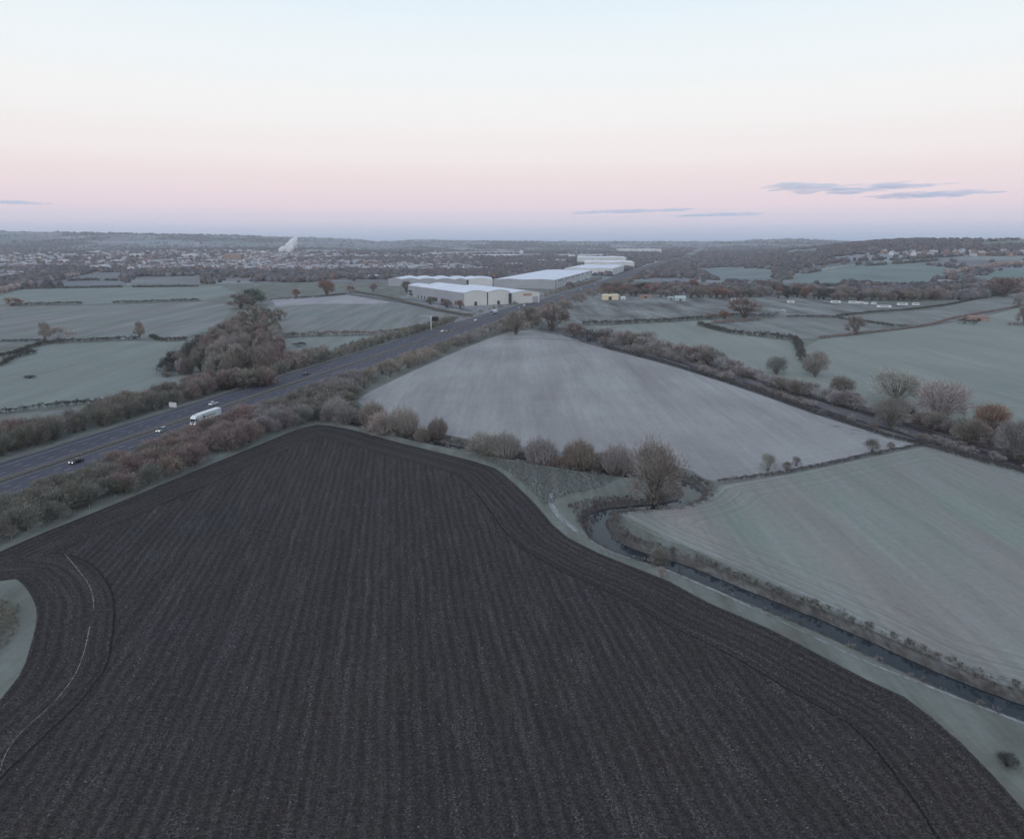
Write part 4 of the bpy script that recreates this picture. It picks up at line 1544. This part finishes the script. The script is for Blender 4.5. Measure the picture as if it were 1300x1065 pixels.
# nearer small sheds, caravans, stable by the meadow
def hut(px, py, wpx, hpx, wall, roof, label, dep=.5, name='shed', cat='shed', rise=.25, phi=0.):
    x, y, k = pxs(px, py)
    w, h = wpx * k, hpx * k
    root = empty(name, (x, y, zat(x, y)), phi, label, cat)
    d = w * dep
    e = h * (1 - rise)
    m = MB(); m.prism([(0, 0), (d, 0), (d, e), (d / 2, h - .06), (0, e)], -w / 2, w / 2); m.build('wall', M[wall], root)
    m = MB()
    for (a, za, b, zb) in ((-.3, e - .1, d / 2, h), (d / 2, h, d + .3, e - .1)):
        m.add([(-w / 2 - .3, a, za), (w / 2 + .3, a, za), (w / 2 + .3, b, zb), (-w / 2 - .3, b, zb), (-w / 2 - .3, a, za + .15), (w / 2 + .3, a, za + .15), (w / 2 + .3, b, zb + .15), (-w / 2 - .3, b, zb + .15)],
              [(0, 3, 2, 1), (4, 5, 6, 7), (0, 1, 5, 4), (1, 2, 6, 5), (2, 3, 7, 6), (3, 0, 4, 7)])
    m.build('roof', M[roof], root)
    m = MB(); m.box(-w * .12, w * .08, -.08, .02, .05, e * .75); m.build('door', M['dock'], root)
    return root


M['greenroof'] = plain('pale_green_sheet', (.36, .44, .43), .6)
M['brownroof'] = plain('rust_roof', (.26, .17, .15), .7, .2)
M['pinkroof'] = plain('clay_tiles', (.20, .15, .14), .8, .2, .3)
M['slate'] = plain('frosted_slate', (.33, .34, .37), .7, .2, .3)
hut(775, 381, 20, 7, 'cream', 'cream', 'cream-yellow long shed at the left end of the meadow treeline', rise=.2)
hut(791, 381, 5, 4, 'wall_white', 'roof_white', 'tiny white hut right of the cream-yellow shed', rise=.2)
hut(820, 379, 14, 4.5, 'brick', 'brownroof', 'brown-pink shed on the meadow treeline')
hut(852, 381, 8, 4, 'wall_grey', 'greenroof', 'small pale green shed left of the larger pale green barn')
hut(864, 382, 13, 6, 'greenroof', 'greenroof', 'pale green barn on the meadow treeline', rise=.5)
hut(1243, 408, 21, 6, 'brick', 'brownroof', 'red-roofed field stable beside the low brown hedge', rise=.35)
T(1224, 411, 9, 6, 'dark', 'dark bush at the left end of the red-roofed stable', 'shrub')
T(1236, 412, 8, 5, 'dark', 'dark bush right in front of the red-roofed stable', 'shrub')
T(880, 366, 12, 10, 'orange', 'rusty tree standing up from the meadow treeline, left part')
T(965, 366, 10, 9, 'orange', 'rusty round tree standing up from the far treeline below the pale field')

def caravan(px, py, wpx, label, col='white'):
    x, y, k = pxs(px, py)
    w = wpx * k
    root = empty('caravan', (x, y, zat(x, y)), rnd.uniform(-.15, .15), label, 'caravan', None)
    m = MB(); m.box(-w / 2, w / 2, 0, 2.6, .45, 2.9, top=(.25, .25, .1, .1)); m.build('body', M[col], root)
    m = MB(); m.box(-w * .35, w * .3, -.03, .05, 1.5, 2.2); m.build('window', M['glass'], root)
    for sx_ in (-.2, .2):
        m = MB(); m.tube((w * sx_, .1, .35), (w * sx_, .3, .35), .35, n=10); m.build('wheel', M['rubber'], root)
for c in [(932, 382, 7, 'single white caravan on the scrub left of the parked cars'), (1004, 385, 8, 'pale caravan left of the long white row in front of the treeline'),
          (1061, 385, 11, 'white long caravan, first of the row left of the gap'), (1083, 385.5, 9, 'white caravan second in the treeline row'), (1093, 386, 6, 'short white caravan joined right of the second in the row'),
          (1100, 387, 4, 'tiny white caravan in the middle of the treeline row'), (1110, 387, 5, 'small white caravan right of the tiny one in the row'), (1123, 391, 16, 'longest white caravan standing forward of the row'),
          (1146, 388, 11, 'white caravan right of the longest one'), (1163, 388, 7, 'dull cream caravan at the right end of the row')]:
    caravan(c[0], c[1], c[2], c[3])

# town houses
hv = []
for k in range(4):
    w, d, e, h = rnd.uniform(8, 12), 8, rnd.uniform(4.5, 5.5), rnd.uniform(7.5, 9)
    a = MB(); a.prism([(0, 0), (d, 0), (d, e), (d / 2, h - .05), (0, e)], 0, w)
    for q in range(3):
        a.box(1 + q * 2.6, 2.2 + q * 2.6, -.04, .02, 3.0, 4.1, 1); a.box(1 + q * 2.6, 2.2 + q * 2.6, -.04, .02, .8, 2.0, 1)
    r_ = MB()
    for (p_, zp, q_, zq) in ((-.35, e - .15, d / 2, h), (d / 2, h, d + .35, e - .15)):
        r_.add([(-.3, p_, zp), (w + .3, p_, zp), (w + .3, q_, zq), (-.3, q_, zq), (-.3, p_, zp + .18), (w + .3, p_, zp + .18), (w + .3, q_, zq + .18), (-.3, q_, zq + .18)],
               [(0, 3, 2, 1), (4, 5, 6, 7), (0, 1, 5, 4), (1, 2, 6, 5), (2, 3, 7, 6), (3, 0, 4, 7)])
    r_.box(w * .8, w * .8 + .9, d / 2 - .4, d / 2 + .4, h - 1, h + 1.2)
    for wl in ('brick', 'wall_white'):
        for rf in ('slate', 'pinkroof'):
            hv.append((a.mesh('wall', [M[wl], M['glass']]), r_.mesh('roof', M[rf])))
def place_house(px, py, label, group):
    x, y, k = pxs(px, py)
    if not roadclear(x, y, 40): return
    root = empty('house', (x, y, zat(x, y)), rnd.choice([0, .3, -.4, 1.5, .8]) + rnd.uniform(-.1, .1), label, 'house', group)
    s = 1.5
    root.scale = (s, s, s)
    wv, rv = rnd.choice(hv) if rnd.random() < .6 else rnd.choice([q for q in hv])
    obj('wall', wv, root); obj('roof', rv, root)
for i in range(225):
    px = rnd.uniform(0, 480) if i % 3 else rnd.uniform(120, 400)
    py = rnd.uniform(320, 345) if px < 330 else rnd.uniform(324, 347)
    if 55 < px < 165 and py > 341: continue
    place_house(px, py, 'small far-off house of the town spread across the left distance', 'houses of the town on the left')
for i in range(14):
    place_house(rnd.uniform(0, 22), rnd.uniform(349, 357), 'house with frosted roof on the near left edge of the town', 'houses at the near left edge of the town')
for i in range(26):
    place_house(rnd.uniform(1120, 1310), rnd.uniform(322, 326), 'pale house among the trees below the right-hand ridge', 'houses below the right ridge')
for i in range(22):
    place_house(rnd.uniform(500, 610), rnd.uniform(328, 342), 'small house among trees beyond the warehouses', 'houses beyond the warehouses')

# the rest of the town: roofs too far off to count
def town_mass():
    N = 2400
    V = []; Fc = []; Cc = []; n = 0
    for i in range(N):
        px = rnd.uniform(-40, 600); py = 318 + 26 * rnd.random() ** .8
        if 55 < px < 165 and py > 341: continue
        x, y, k = pxs(px, py)
        if vnoise(x / 330 + 5, y / 500) < .42 or y > 7500: continue
        w, d, e, h = rnd.uniform(8, 22), rnd.uniform(8, 14), rnd.uniform(5, 7), rnd.uniform(8, 10)
        a = rnd.choice([0, .5, -.5, 1.57, 1.1]) + rnd.uniform(-.1, .1)
        v = np.array([(-w, -d, 0), (w, -d, 0), (w, d, 0), (-w, d, 0), (-w, -d, 2 * e), (w, -d, 2 * e), (w, d, 2 * e), (-w, d, 2 * e), (-w, 0, 2 * h), (w, 0, 2 * h)]) / 2
        ca, sa = math.cos(a), math.sin(a)
        v = np.c_[v[:, 0] * ca - v[:, 1] * sa + x, v[:, 0] * sa + v[:, 1] * ca + y, v[:, 2] + zat(x, y)]
        f = np.array([(0, 1, 5), (0, 5, 4), (2, 3, 7), (2, 7, 6), (0, 4, 3), (4, 7, 3), (4, 8, 7), (1, 2, 5), (2, 6, 5), (5, 6, 9), (4, 5, 9), (4, 9, 8), (6, 7, 8), (6, 8, 9)]) + n
        wc = rnd.choice([(.42, .40, .37), (.30, .24, .21), (.24, .19, .17), (.55, .54, .52)]); rc = rnd.choice([(.36, .37, .40), (.30, .31, .34), (.24, .20, .19), (.45, .47, .5)])
        V.append(v); Fc.append(f); Cc += [wc] * 10 + [rc] * 4; n += 10
    me = mesh('town', np.vstack(V), np.vstack(Fc), M['tone'])
    at3 = me.attributes.new('Col', 'FLOAT_COLOR', 'FACE')
    Cc = np.array(Cc)
    at3.data.foreach_set('color', np.c_[Cc, np.ones(len(Cc))].astype(np.float32).ravel())
    props(obj('town', me), 'mass of tiny pale roofs and walls of the far town at left', 'town', kind='stuff')


town_mass()

# distant trees as stuff
def far_stuff():
    N = 260000
    thm = math.radians(41)
    th = R.uniform(-thm, thm, N)
    r = np.exp(R.uniform(math.log(1010), math.log(9000), N))
    x = r * np.sin(th); y = r * np.cos(th)
    u = 650 + 950 * x / y
    _, ed = voro(x, y)
    wn = fbm(x / 600, y / 900)
    hedgey = ed < 9 + r * .0015
    woody = wn > .56
    p = np.where(woody, .34, 0.012)
    p = np.maximum(p, np.where(hedgey, .5, 0))
    # town: trees between the houses
    town = (u < 560) & (r > 1600) & (r < 6500)
    p = np.where(town, np.maximum(p, .07 + .22 * (vnoise(x / 150, y / 300) > .5)), p)
    mid = (u > 440) & (u < 720) & (r > 1500) & (r < 6000)
    p = np.where(mid, np.maximum(p, .30), p)
    p = np.where((u > 780) & (u < 1010) & (r > 1500) & (r < 5000), np.maximum(p, .2), p)
    # wooded right-hand ridge
    ridge = (u > 1010) & (y > 2050) & (y < 3600)
    p = np.where(ridge, np.maximum(p, .40), p)
    p = np.where((u > 1180) & (y > 2900), .05, p)
    near = r < NEAR
    for _, _, poly in fields:
        P = np.array(poly)
        m = near & inpoly(x, y, poly)
        p = np.where(m, 0, p)
    for poly, _ in HF:
        m = inpoly(x, y, poly) & (segdist(x, y, poly) > 6)
        p = np.where(m, 0, p)
    for poly in SHEDS:
        P = np.array(poly)
        m = inpoly(x, y, poly)
        p = np.where(m, 0, p)
    p = np.where(roadclear(x, y, 30), p, 0)
    p = np.where((r < 1420) & (u < 720), 0, p)
    p = np.where((r < 1100), 0, p)
    p = p * (1 - .45 * sstep(3500, 7500, r))
    keep = R.rand(N) < p
    x, y, r, u, wn = x[keep], y[keep], r[keep], u[keep], wn[keep]
    print('far blobs', len(x))
    n = len(x)
    h = R.uniform(5, 10, n) * np.where(wn[:] > .56, 1.25, 1) * (1 + .00005 * r)
    w = h * R.uniform(.9, 1.5, n)
    pal = 1.35 * np.array([(.075, .07, .075), (.085, .075, .075), (.10, .08, .075), (.07, .075, .07), (.11, .105, .105), (.12, .085, .07), (.06, .06, .065), (.09, .085, .09)])
    ci = R.choice(len(pal), n, p=[.2, .18, .13, .13, .12, .03, .13, .08])
    z = hill(x, y)
    tv = [b[0] for b in BLOB]; tf = BLOB[0][1]
    ti = R.randint(0, len(BLOB), n)
    TV = np.stack(tv)[ti]
    a = R.rand(n) * 6.28
    X = (TV[..., 0] * np.cos(a)[:, None] - TV[..., 1] * np.sin(a)[:, None]) * w[:, None] + x[:, None]
    Y = (TV[..., 0] * np.sin(a)[:, None] + TV[..., 1] * np.cos(a)[:, None]) * w[:, None] + y[:, None]
    Z = TV[..., 2] * h[:, None] + z[:, None] - .5
    Vn = TV.shape[1]
    parts = [('woodland', (u < 480), 'bare trees and hedges spread through the town and country on the left'),
             ('woodland', (u >= 480) & (u < 900), 'dark woodland around and beyond the warehouses in the centre'),
             ('woodland', (u >= 900), 'woods and hedgerows covering the right-hand hills')]
    for nm, m, lb in parts:
        idx = np.nonzero(m)[0]
        V = np.stack([X[idx], Y[idx], Z[idx]], -1).reshape(-1, 3)
        Fc = (tf[None] + Vn * np.arange(len(idx))[:, None, None]).reshape(-1, 3)
        c = pal[ci[idx]] * R.uniform(.8, 1.25, (len(idx), 1))
        c = np.repeat(c, len(tf), axis=0) * R.uniform(.75, 1.25, (len(Fc), 1))
        me = mesh(nm, V, Fc, M['tone'])
        at2 = me.attributes.new('Col', 'FLOAT_COLOR', 'FACE')
        at2.data.foreach_set('color', np.c_[c, np.ones(len(c))].astype(np.float32).ravel())
        props(obj(nm, me), lb, 'woodland', kind='stuff')


far_stuff()

# treeline beyond the meadow: individual trees
for i in range(120):
    px = 725 + 470 * i / 119 + rnd.uniform(-3, 3)
    py = np.interp(px, [725, 800, 900, 1000, 1100, 1195], [371, 376, 378, 379, 382, 384]) + rnd.choice([0, -2.5, -5]) + rnd.uniform(-1, 1)
    x, y, k = pxs(px, py)
    if not roadclear(x, y, 26): continue
    h = rnd.uniform(8, 14)
    tree(x, y, h, h * rnd.uniform(1.0, 1.4), rnd.choice(['brown', 'olive', 'brown', 'tan', 'dark', 'grey']) if rnd.random() > .12 else 'orange',
         'bare brown tree in the long treeline beyond the meadow', 'trees of the long meadow treeline', TREEM, 'tree', .85)
# verge trees up the motorway, both sides
for i in range(90):
    s = 660 + i * 9
    for o_ in (-26, 25):
        if rnd.random() < .18: continue
        x, y = road_at(s + rnd.uniform(-4, 4), o_ + (rnd.uniform(0, 16) if o_ > 0 else -rnd.uniform(0, 5)))
        hh = rnd.uniform(3, 6) + (2.5 if o_ > 0 else 0)
        if o_ < 0 and s < 1000: hh *= .6
        qshrub(x, y, hh, hh * 1.4, rnd.choice(['brown', 'tan', 'olive', 'brown', 'red']), 'brown shrub on the distant motorway verge', 'shrubs on the distant motorway verge', meshes=SHRM)

# the largest shrubs stand as objects of their own, the rest is one mass of scrub
QUEUE.sort(key=lambda q: -q[0])
for q in QUEUE[:245]:
    shrub(*q[1:8], meshes=q[8])
SD = [crown_data(1, 1.3, 420, 0, 15, .3, .17, .045) for i in range(4)]
scr = Stuff()
qq = QUEUE[245:]
scr.plants([(q[1], q[2]) for q in qq], SD, [COL[q[5]] for q in qq], [q[3] for q in qq], [q[4] / 1.3 for q in qq])
scr.build('scrub', 'smaller bare shrubs filling the motorway verges and the dark strip farther away', 'scrub')
print('queue', len(QUEUE))

# ------------------------------------------------------------------ vehicles, signs
def wheel(root, x, y, r, w=.22):
    # a tyre with its rim, axle along x
    m = MB(); m.tube((x - w / 2, y, r), (x + w / 2, y, r), r, n=16); t = m.build('wheel', M['rubber'], root)
    s = 1 if x > 0 else -1
    m = MB(); m.tube((x + s * (w / 2 - .02), y, r), (x + s * (w / 2 + .015), y, r), r * .6, n=12); m.build('rim', M['silver'], t)


def car(px, py, col, label, away=True, L=4.4, tall=1.48, est=False, name='car', cat='car'):
    x, y = at(px, py)
    root = empty(name, (x, y, .3 + .25 * float(sstep(800, 2500, y))), -HD + (0 if away else math.pi), label, cat)
    w = .9
    h = L / 2
    # lower body: side profile extruded across
    m = MB()
    prof = [(-h, .30), (h * .96, .28), (h, .55), (h * .93, .78), (h * .42, .92), (-h * .95, .98), (-h, .75)]
    m.prism(prof, -w, w); m.build('body', M[col], root)
    rear = -h * (.93 if est else .70)
    m = MB()
    v = [(-w * .95, h * .42, .90), (w * .95, h * .42, .90), (w * .95, rear, .96), (-w * .95, rear, .96),
         (-w * .72, h * .10, tall - .06), (w * .72, h * .10, tall - .06), (w * .72, rear * .78, tall - .04), (-w * .72, rear * .78, tall - .04)]
    fcs = [(0, 3, 2, 1), (4, 5, 6, 7), (0, 1, 5, 4), (1, 2, 6, 5), (2, 3, 7, 6), (3, 0, 4, 7)]
    m.add(v, fcs); m.build('windows', M['glass'], root)
    m = MB(); m.box(-w * .73, w * .73, rear * .79, h * .11, tall - .06, tall, top=(.05, .05, .08, .08)); m.build('roof', M[col], root)
    for sx_ in (-1, 1):
        for sy in (-.62, .64): wheel(root, sx_ * w * .93, sy * h, .33)
        m = MB(); m.box(sx_ * w * .72 - .2, sx_ * w * .72 + .2, h * .95, h + .03, .55, .74); m.build('headlight', M['lampglass'], root)
        m = MB(); m.box(sx_ * w * .78 - .15, sx_ * w * .78 + .15, -h - .03, -h * .95, .65, .85); m.build('tail_light', M['red'], root)
    return root


def lorry(px, py, label, cabm, boxm, away=False, emblem=True):
    x, y = at(px, py)
    root = empty('lorry', (x, y, .3 + .25 * float(sstep(800, 2500, y))), -HD + (0 if away else math.pi), label, 'lorry')
    # +y is forward; origin under the middle, 16.3 m long
    m = MB()
    m.prism([(5.7, .55), (8.1, .5), (8.15, 1.5), (7.95, 2.7), (7.4, 3.5), (6.2, 3.85), (5.75, 3.85)], -1.2, 1.2); cab = m.build('cab', M[cabm], root)
    m = MB(); m.add([(-1.1, 8.17, 1.65), (1.1, 8.17, 1.65), (1.1, 8.0, 2.65), (-1.1, 8.0, 2.65)], [(0, 1, 2, 3)])
    m.add([(-1.1, 8.14, 1.65), (1.1, 8.14, 1.65), (1.1, 7.97, 2.65), (-1.1, 7.97, 2.65)], [(3, 2, 1, 0)]); m.build('windscreen', M['glass'], cab)
    for s in (-1, 1):
        m = MB(); m.box(s * 1.21 - .01, s * 1.21 + .01, 6.7, 7.7, 1.75, 2.5); m.build('side_window', M['glass'], cab)
        m = MB(); m.box(s * 1.38 - .12, s * 1.38 + .12, 7.75, 7.9, 1.9, 2.6); m.build('mirror', M['black'], cab)
        m = MB(); m.box(s * .85 - .2, s * .85 + .2, 8.12, 8.2, .6, .85); m.build('headlight', M['lampglass'], cab)
    m = MB(); m.box(-.9, .9, 8.14, 8.19, .9, 1.4); m.build('grille', M['black'], cab)
    m = MB(); m.box(-.55, .55, -8.0, 5.7, .75, 1.15); m.build('chassis', M['black'], root)
    m = MB(); m.box(-1.27, 1.27, -8.15, 4.75, 1.15, 4.0, top=(.02, .02, .02, .02)); tr = m.build('trailer', M[boxm], root)
    m = MB(); m.box(-1.24, 1.24, -8.18, -8.16, 1.3, 3.9); m.build('rear_door', M['silver'], tr)
    m = MB(); m.box(-1.15, 1.15, -3.0, 3.6, .55, 1.0); m.build('side_skirt', M['rubber'], root)
    if emblem:
        for s in (-1, 1):
            m = MB(); m.tube((s * 1.275, 2.6, 2.5), (s * 1.29, 2.6, 2.5), .62, n=20); m.build('emblem', M['black'], tr)
            m = MB()
            yy = 1.4
            r2 = random.Random(4)
            for ltr in range(13):
                wl = r2.uniform(.28, .42)
                a0, a1 = sorted((s * 1.272, s * 1.288))
                m.box(a0, a1, yy - wl, yy, 2.2, 2.75)
                yy -= wl + .13
            m.build('lettering', M['gold'], tr)
    for s in (-1, 1):
        for yy in (7.0, 3.6, -3.9, -5.2, -6.5): wheel(root, s * 1.05, yy, .5, .32)
    return root


lorry(262, 535.5, 'white articulated lorry with round emblem and gold lettering on its trailer', 'white', 'white')
lorry(627, 399, 'distant lorry with blue cab front heading towards the camera', 'blue', 'white', emblem=False)
car(206, 548.5, 'silver', 'silver-white estate car in front of the white lorry', False, 4.8, 1.6, True)
car(97, 588.5, 'black', 'black car nearest the lower left corner on the motorway', False)
car(271, 514.5, 'white', 'white car beyond the lorry on the far carriageway', True)
car(389, 476.5, 'black', 'dark car on the far carriageway right of the bare wood', True)
car(562, 421.5, 'white', 'small white car right of the gantry sign', False)
car(569, 421, 'black', 'dark car just right of the small white car by the gantry', False)
car(604, 407.5, 'white', 'white car between the gantry and the blue-fronted lorry', False)
car(666, 388.5, 'white', 'white van-like car beyond the blue-fronted lorry', False, 5.2, 2.1, True)
car(659, 391.5, 'silver', 'silver car just behind the blue-fronted lorry', False)
car(714, 376.5, 'silver', 'pale car far up the motorway by the huge warehouse', False)
car(738, 368, 'white', 'white car farthest up the motorway beside the warehouse trees', False, 5, 2, True)
car(756, 362, 'silver', 'grey car at the far end of the visible motorway', False)
for i, (px, py, c) in enumerate([(984, 394.5, 'silver'), (989, 396, 'silver'), (995, 394.5, 'white'), (986, 397, 'black'), (999, 396.5, 'silver')]):
    x, y = at(px, py)
    o = car(px, py, c, 'parked car in the cluster on the meadow left of the bushes', True)
    o.rotation_euler.z = 1.4 + rnd.uniform(-.3, .3); o.location.z = zat(x, y); o['group'] = 'cars parked on the meadow'

# parked lorry trailers in the warehouse yard
for i in range(14):
    t = i / 13
    x, y = road_at(1175 + 330 * t, -58 - rnd.uniform(0, 22))
    root = empty('lorry_trailer', (x, y, 0), -HD + .9, 'white trailer parked in the yard right of the huge warehouse', 'trailer', 'trailers in the warehouse yard')
    m = MB(); m.box(-1.3, 1.3, -6.5, 6.5, 1.1, 4.0); m.build('box', M['white'], root)
    m = MB(); m.box(-1.1, 1.1, -6.3, 6.2, .2, 1.08); m.build('undercarriage', M['rubber'], root)

# variable message gantry
gx, gy = road_at(573, -18.9)
g = empty('gantry_sign', (gx, gy, .2), -HD, 'tall cantilever post with dark message panel beside the motorway', 'road sign')
m = MB(); m.tube((0, 0, 0), (0, 0, 11.4), .34, .28, 10); m.tube((0, 0, 11.2), (2.2, 0, 11.2), .2, n=8); m.build('post', M['white'], g)
m = MB(); m.box(1.0, 6.4, -.25, .25, 7.6, 11.2); p_ = m.build('panel', M['black'], g)
m = MB(); m.box(.8, 6.6, .1, .3, 11.22, 11.4); m.box(.8, 6.6, .1, .3, 7.4, 7.58); m.build('frame', M['steel'], p_)
m = MB(); m.tube((-.3, 0, 11.2), (-11, 3, 11.6), .12, .09, 6); m.build('boom', M['white'], g)
gx, gy = at(220, 522)
g = empty('road_sign', (gx, gy, .2), -HD, 'pale grey board sign on two posts at the far verge left of the lorry', 'road sign')
m = MB(); m.box(-1.9, 1.9, -.06, .06, 1.6, 3.7); m.build('board', M['wall_white'], g)
for s in (-1.2, 1.2):
    m = MB(); m.tube((s, .1, 0), (s, .1, 3.5), .06, n=8); m.build('post', M['steel'], g)

# ------------------------------------------------------------------ steam, clouds, haze
def vol_mat(name, color, dens):
    m = bpy.data.materials.new(name); m.use_nodes = True
    t = m.node_tree; t.nodes.clear()
    o = t.nodes.new('ShaderNodeOutputMaterial'); v = t.nodes.new('ShaderNodeVolumePrincipled')
    v.inputs['Color'].default_value = color + (1,)
    v.inputs['Density'].default_value = dens
    v.inputs['Anisotropy'].default_value = 0.0
    t.links.new(v.outputs[0], o.inputs['Volume'])
    return m


def ico(c, r, n=2):
    import bmesh
    b = bmesh.new(); bmesh.ops.create_icosphere(b, subdivisions=n, radius=1)
    V = np.array([v.co[:] for v in b.verts]); Fc = np.array([[v.index for v in f.verts] for f in b.faces]); b.free()
    k = 1 + .22 * (vnoise(V[:, 0] * 2.2 + c[0], V[:, 1] * 2.2 + V[:, 2] * 1.7 + c[1]) - .5) * 2
    return V * k[:, None] * np.array(r) + np.array(c), Fc


M['steam'] = NT('steam', 1.0, 0).color((.88, .88, .90)).m
def puffs(name, specs, mat, label, cat):
    Vs = []; Fs = []; n = 0
    for c, r in specs:
        V, Fc = ico(c, r); Vs.append(V); Fs.append(Fc + n); n += len(V)
    o = obj(name, mesh(name, np.vstack(Vs), np.vstack(Fs), mat, smooth=True))
    return props(o, label, cat)


x, y, k = pxs(362, 321.5)
sp_ = []
for i in range(34):
    t = i / 33
    wv = (3 + 6 * t)
    sp_.append(((x + k * (1 + 11 * t + rnd.uniform(-1, 1) * 7 * (1 - .55 * t)), y + rnd.uniform(-30, 30), zat(x, y) + k * (2 + 14 * t + rnd.uniform(-1.5, 3))),
                tuple(k * rnd.uniform(1.6, 4.2) * (1 if t < .85 else .7) for _ in range(3))))
M['steamv'] = vol_mat('steam_cloud', (.998, .998, 1.0), .2)
puffs('steam_plume', sp_, M['steamv'], 'billowing white steam plume rising above the far side of the town', 'steam')
x, y, k = pxs(540, 345)
sp_ = [((x + k * (i * .9 - 6 + rnd.uniform(-1, 1)), y + rnd.uniform(-10, 10), k * (1 + i * .55 + rnd.uniform(-.6, .6))), tuple(k * rnd.uniform(.9, 1.8) for _ in range(3))) for i in range(14)]
puffs('steam_plume', sp_, vol_mat('thin_steam', (.99, .99, 1.0), .02), 'small thin puff of steam above the curved warehouse row', 'steam')


def cloud(px0, px1, py, hpx, n, label, slope=0.):
    D = 21000.
    sp_ = []
    for i in range(int(n * 2.2)):
        t = rnd.random()
        env = math.sin(math.pi * t) ** .6
        px = px0 + (px1 - px0) * t
        yy = py + slope * (t - .5) + rnd.uniform(-.5, .5) * hpx * env
        X = (px - 650) / 950 * D; Z = EYE + (308 - yy) / 950 * D
        sp_.append(((X, D + rnd.uniform(-700, 700), Z), (rnd.uniform(110, 420) * (.4 + env), rnd.uniform(200, 500), rnd.uniform(9, 28) * (.4 + env))))
    return puffs('cloud', sp_, M['cloud'], label, 'cloud')


M['cloud'] = vol_mat('cloud_vapour', (.80, .86, .93), .0016)
cloud(975, 1110, 242, 11, 34, 'largest thin blue-grey cloud low in the right sky', 6)
cloud(1095, 1180, 238, 5, 16, 'upper wisp of blue-grey cloud right of the largest cloud', 0)
cloud(1100, 1255, 249, 6, 24, 'lower streak of blue-grey cloud at the far right', -5)
cloud(725, 872, 269.5, 2.6, 20, 'long thin flat cloud streak right of centre above the horizon', -3)
cloud(862, 958, 274, 2.2, 14, 'short thin cloud streak just right of and below the long one', -2)
cloud(0, 62, 258.5, 2, 8, 'faint thin cloud streak at the left edge of the sky', 0)

hz = MB(); hz.box(-15500, 15500, -2500, 15500, -8, 225)
o = hz.build('haze', vol_mat('haze_air', (.86, .91, 1.0), 6.5e-5))
props(o, kind='stuff')
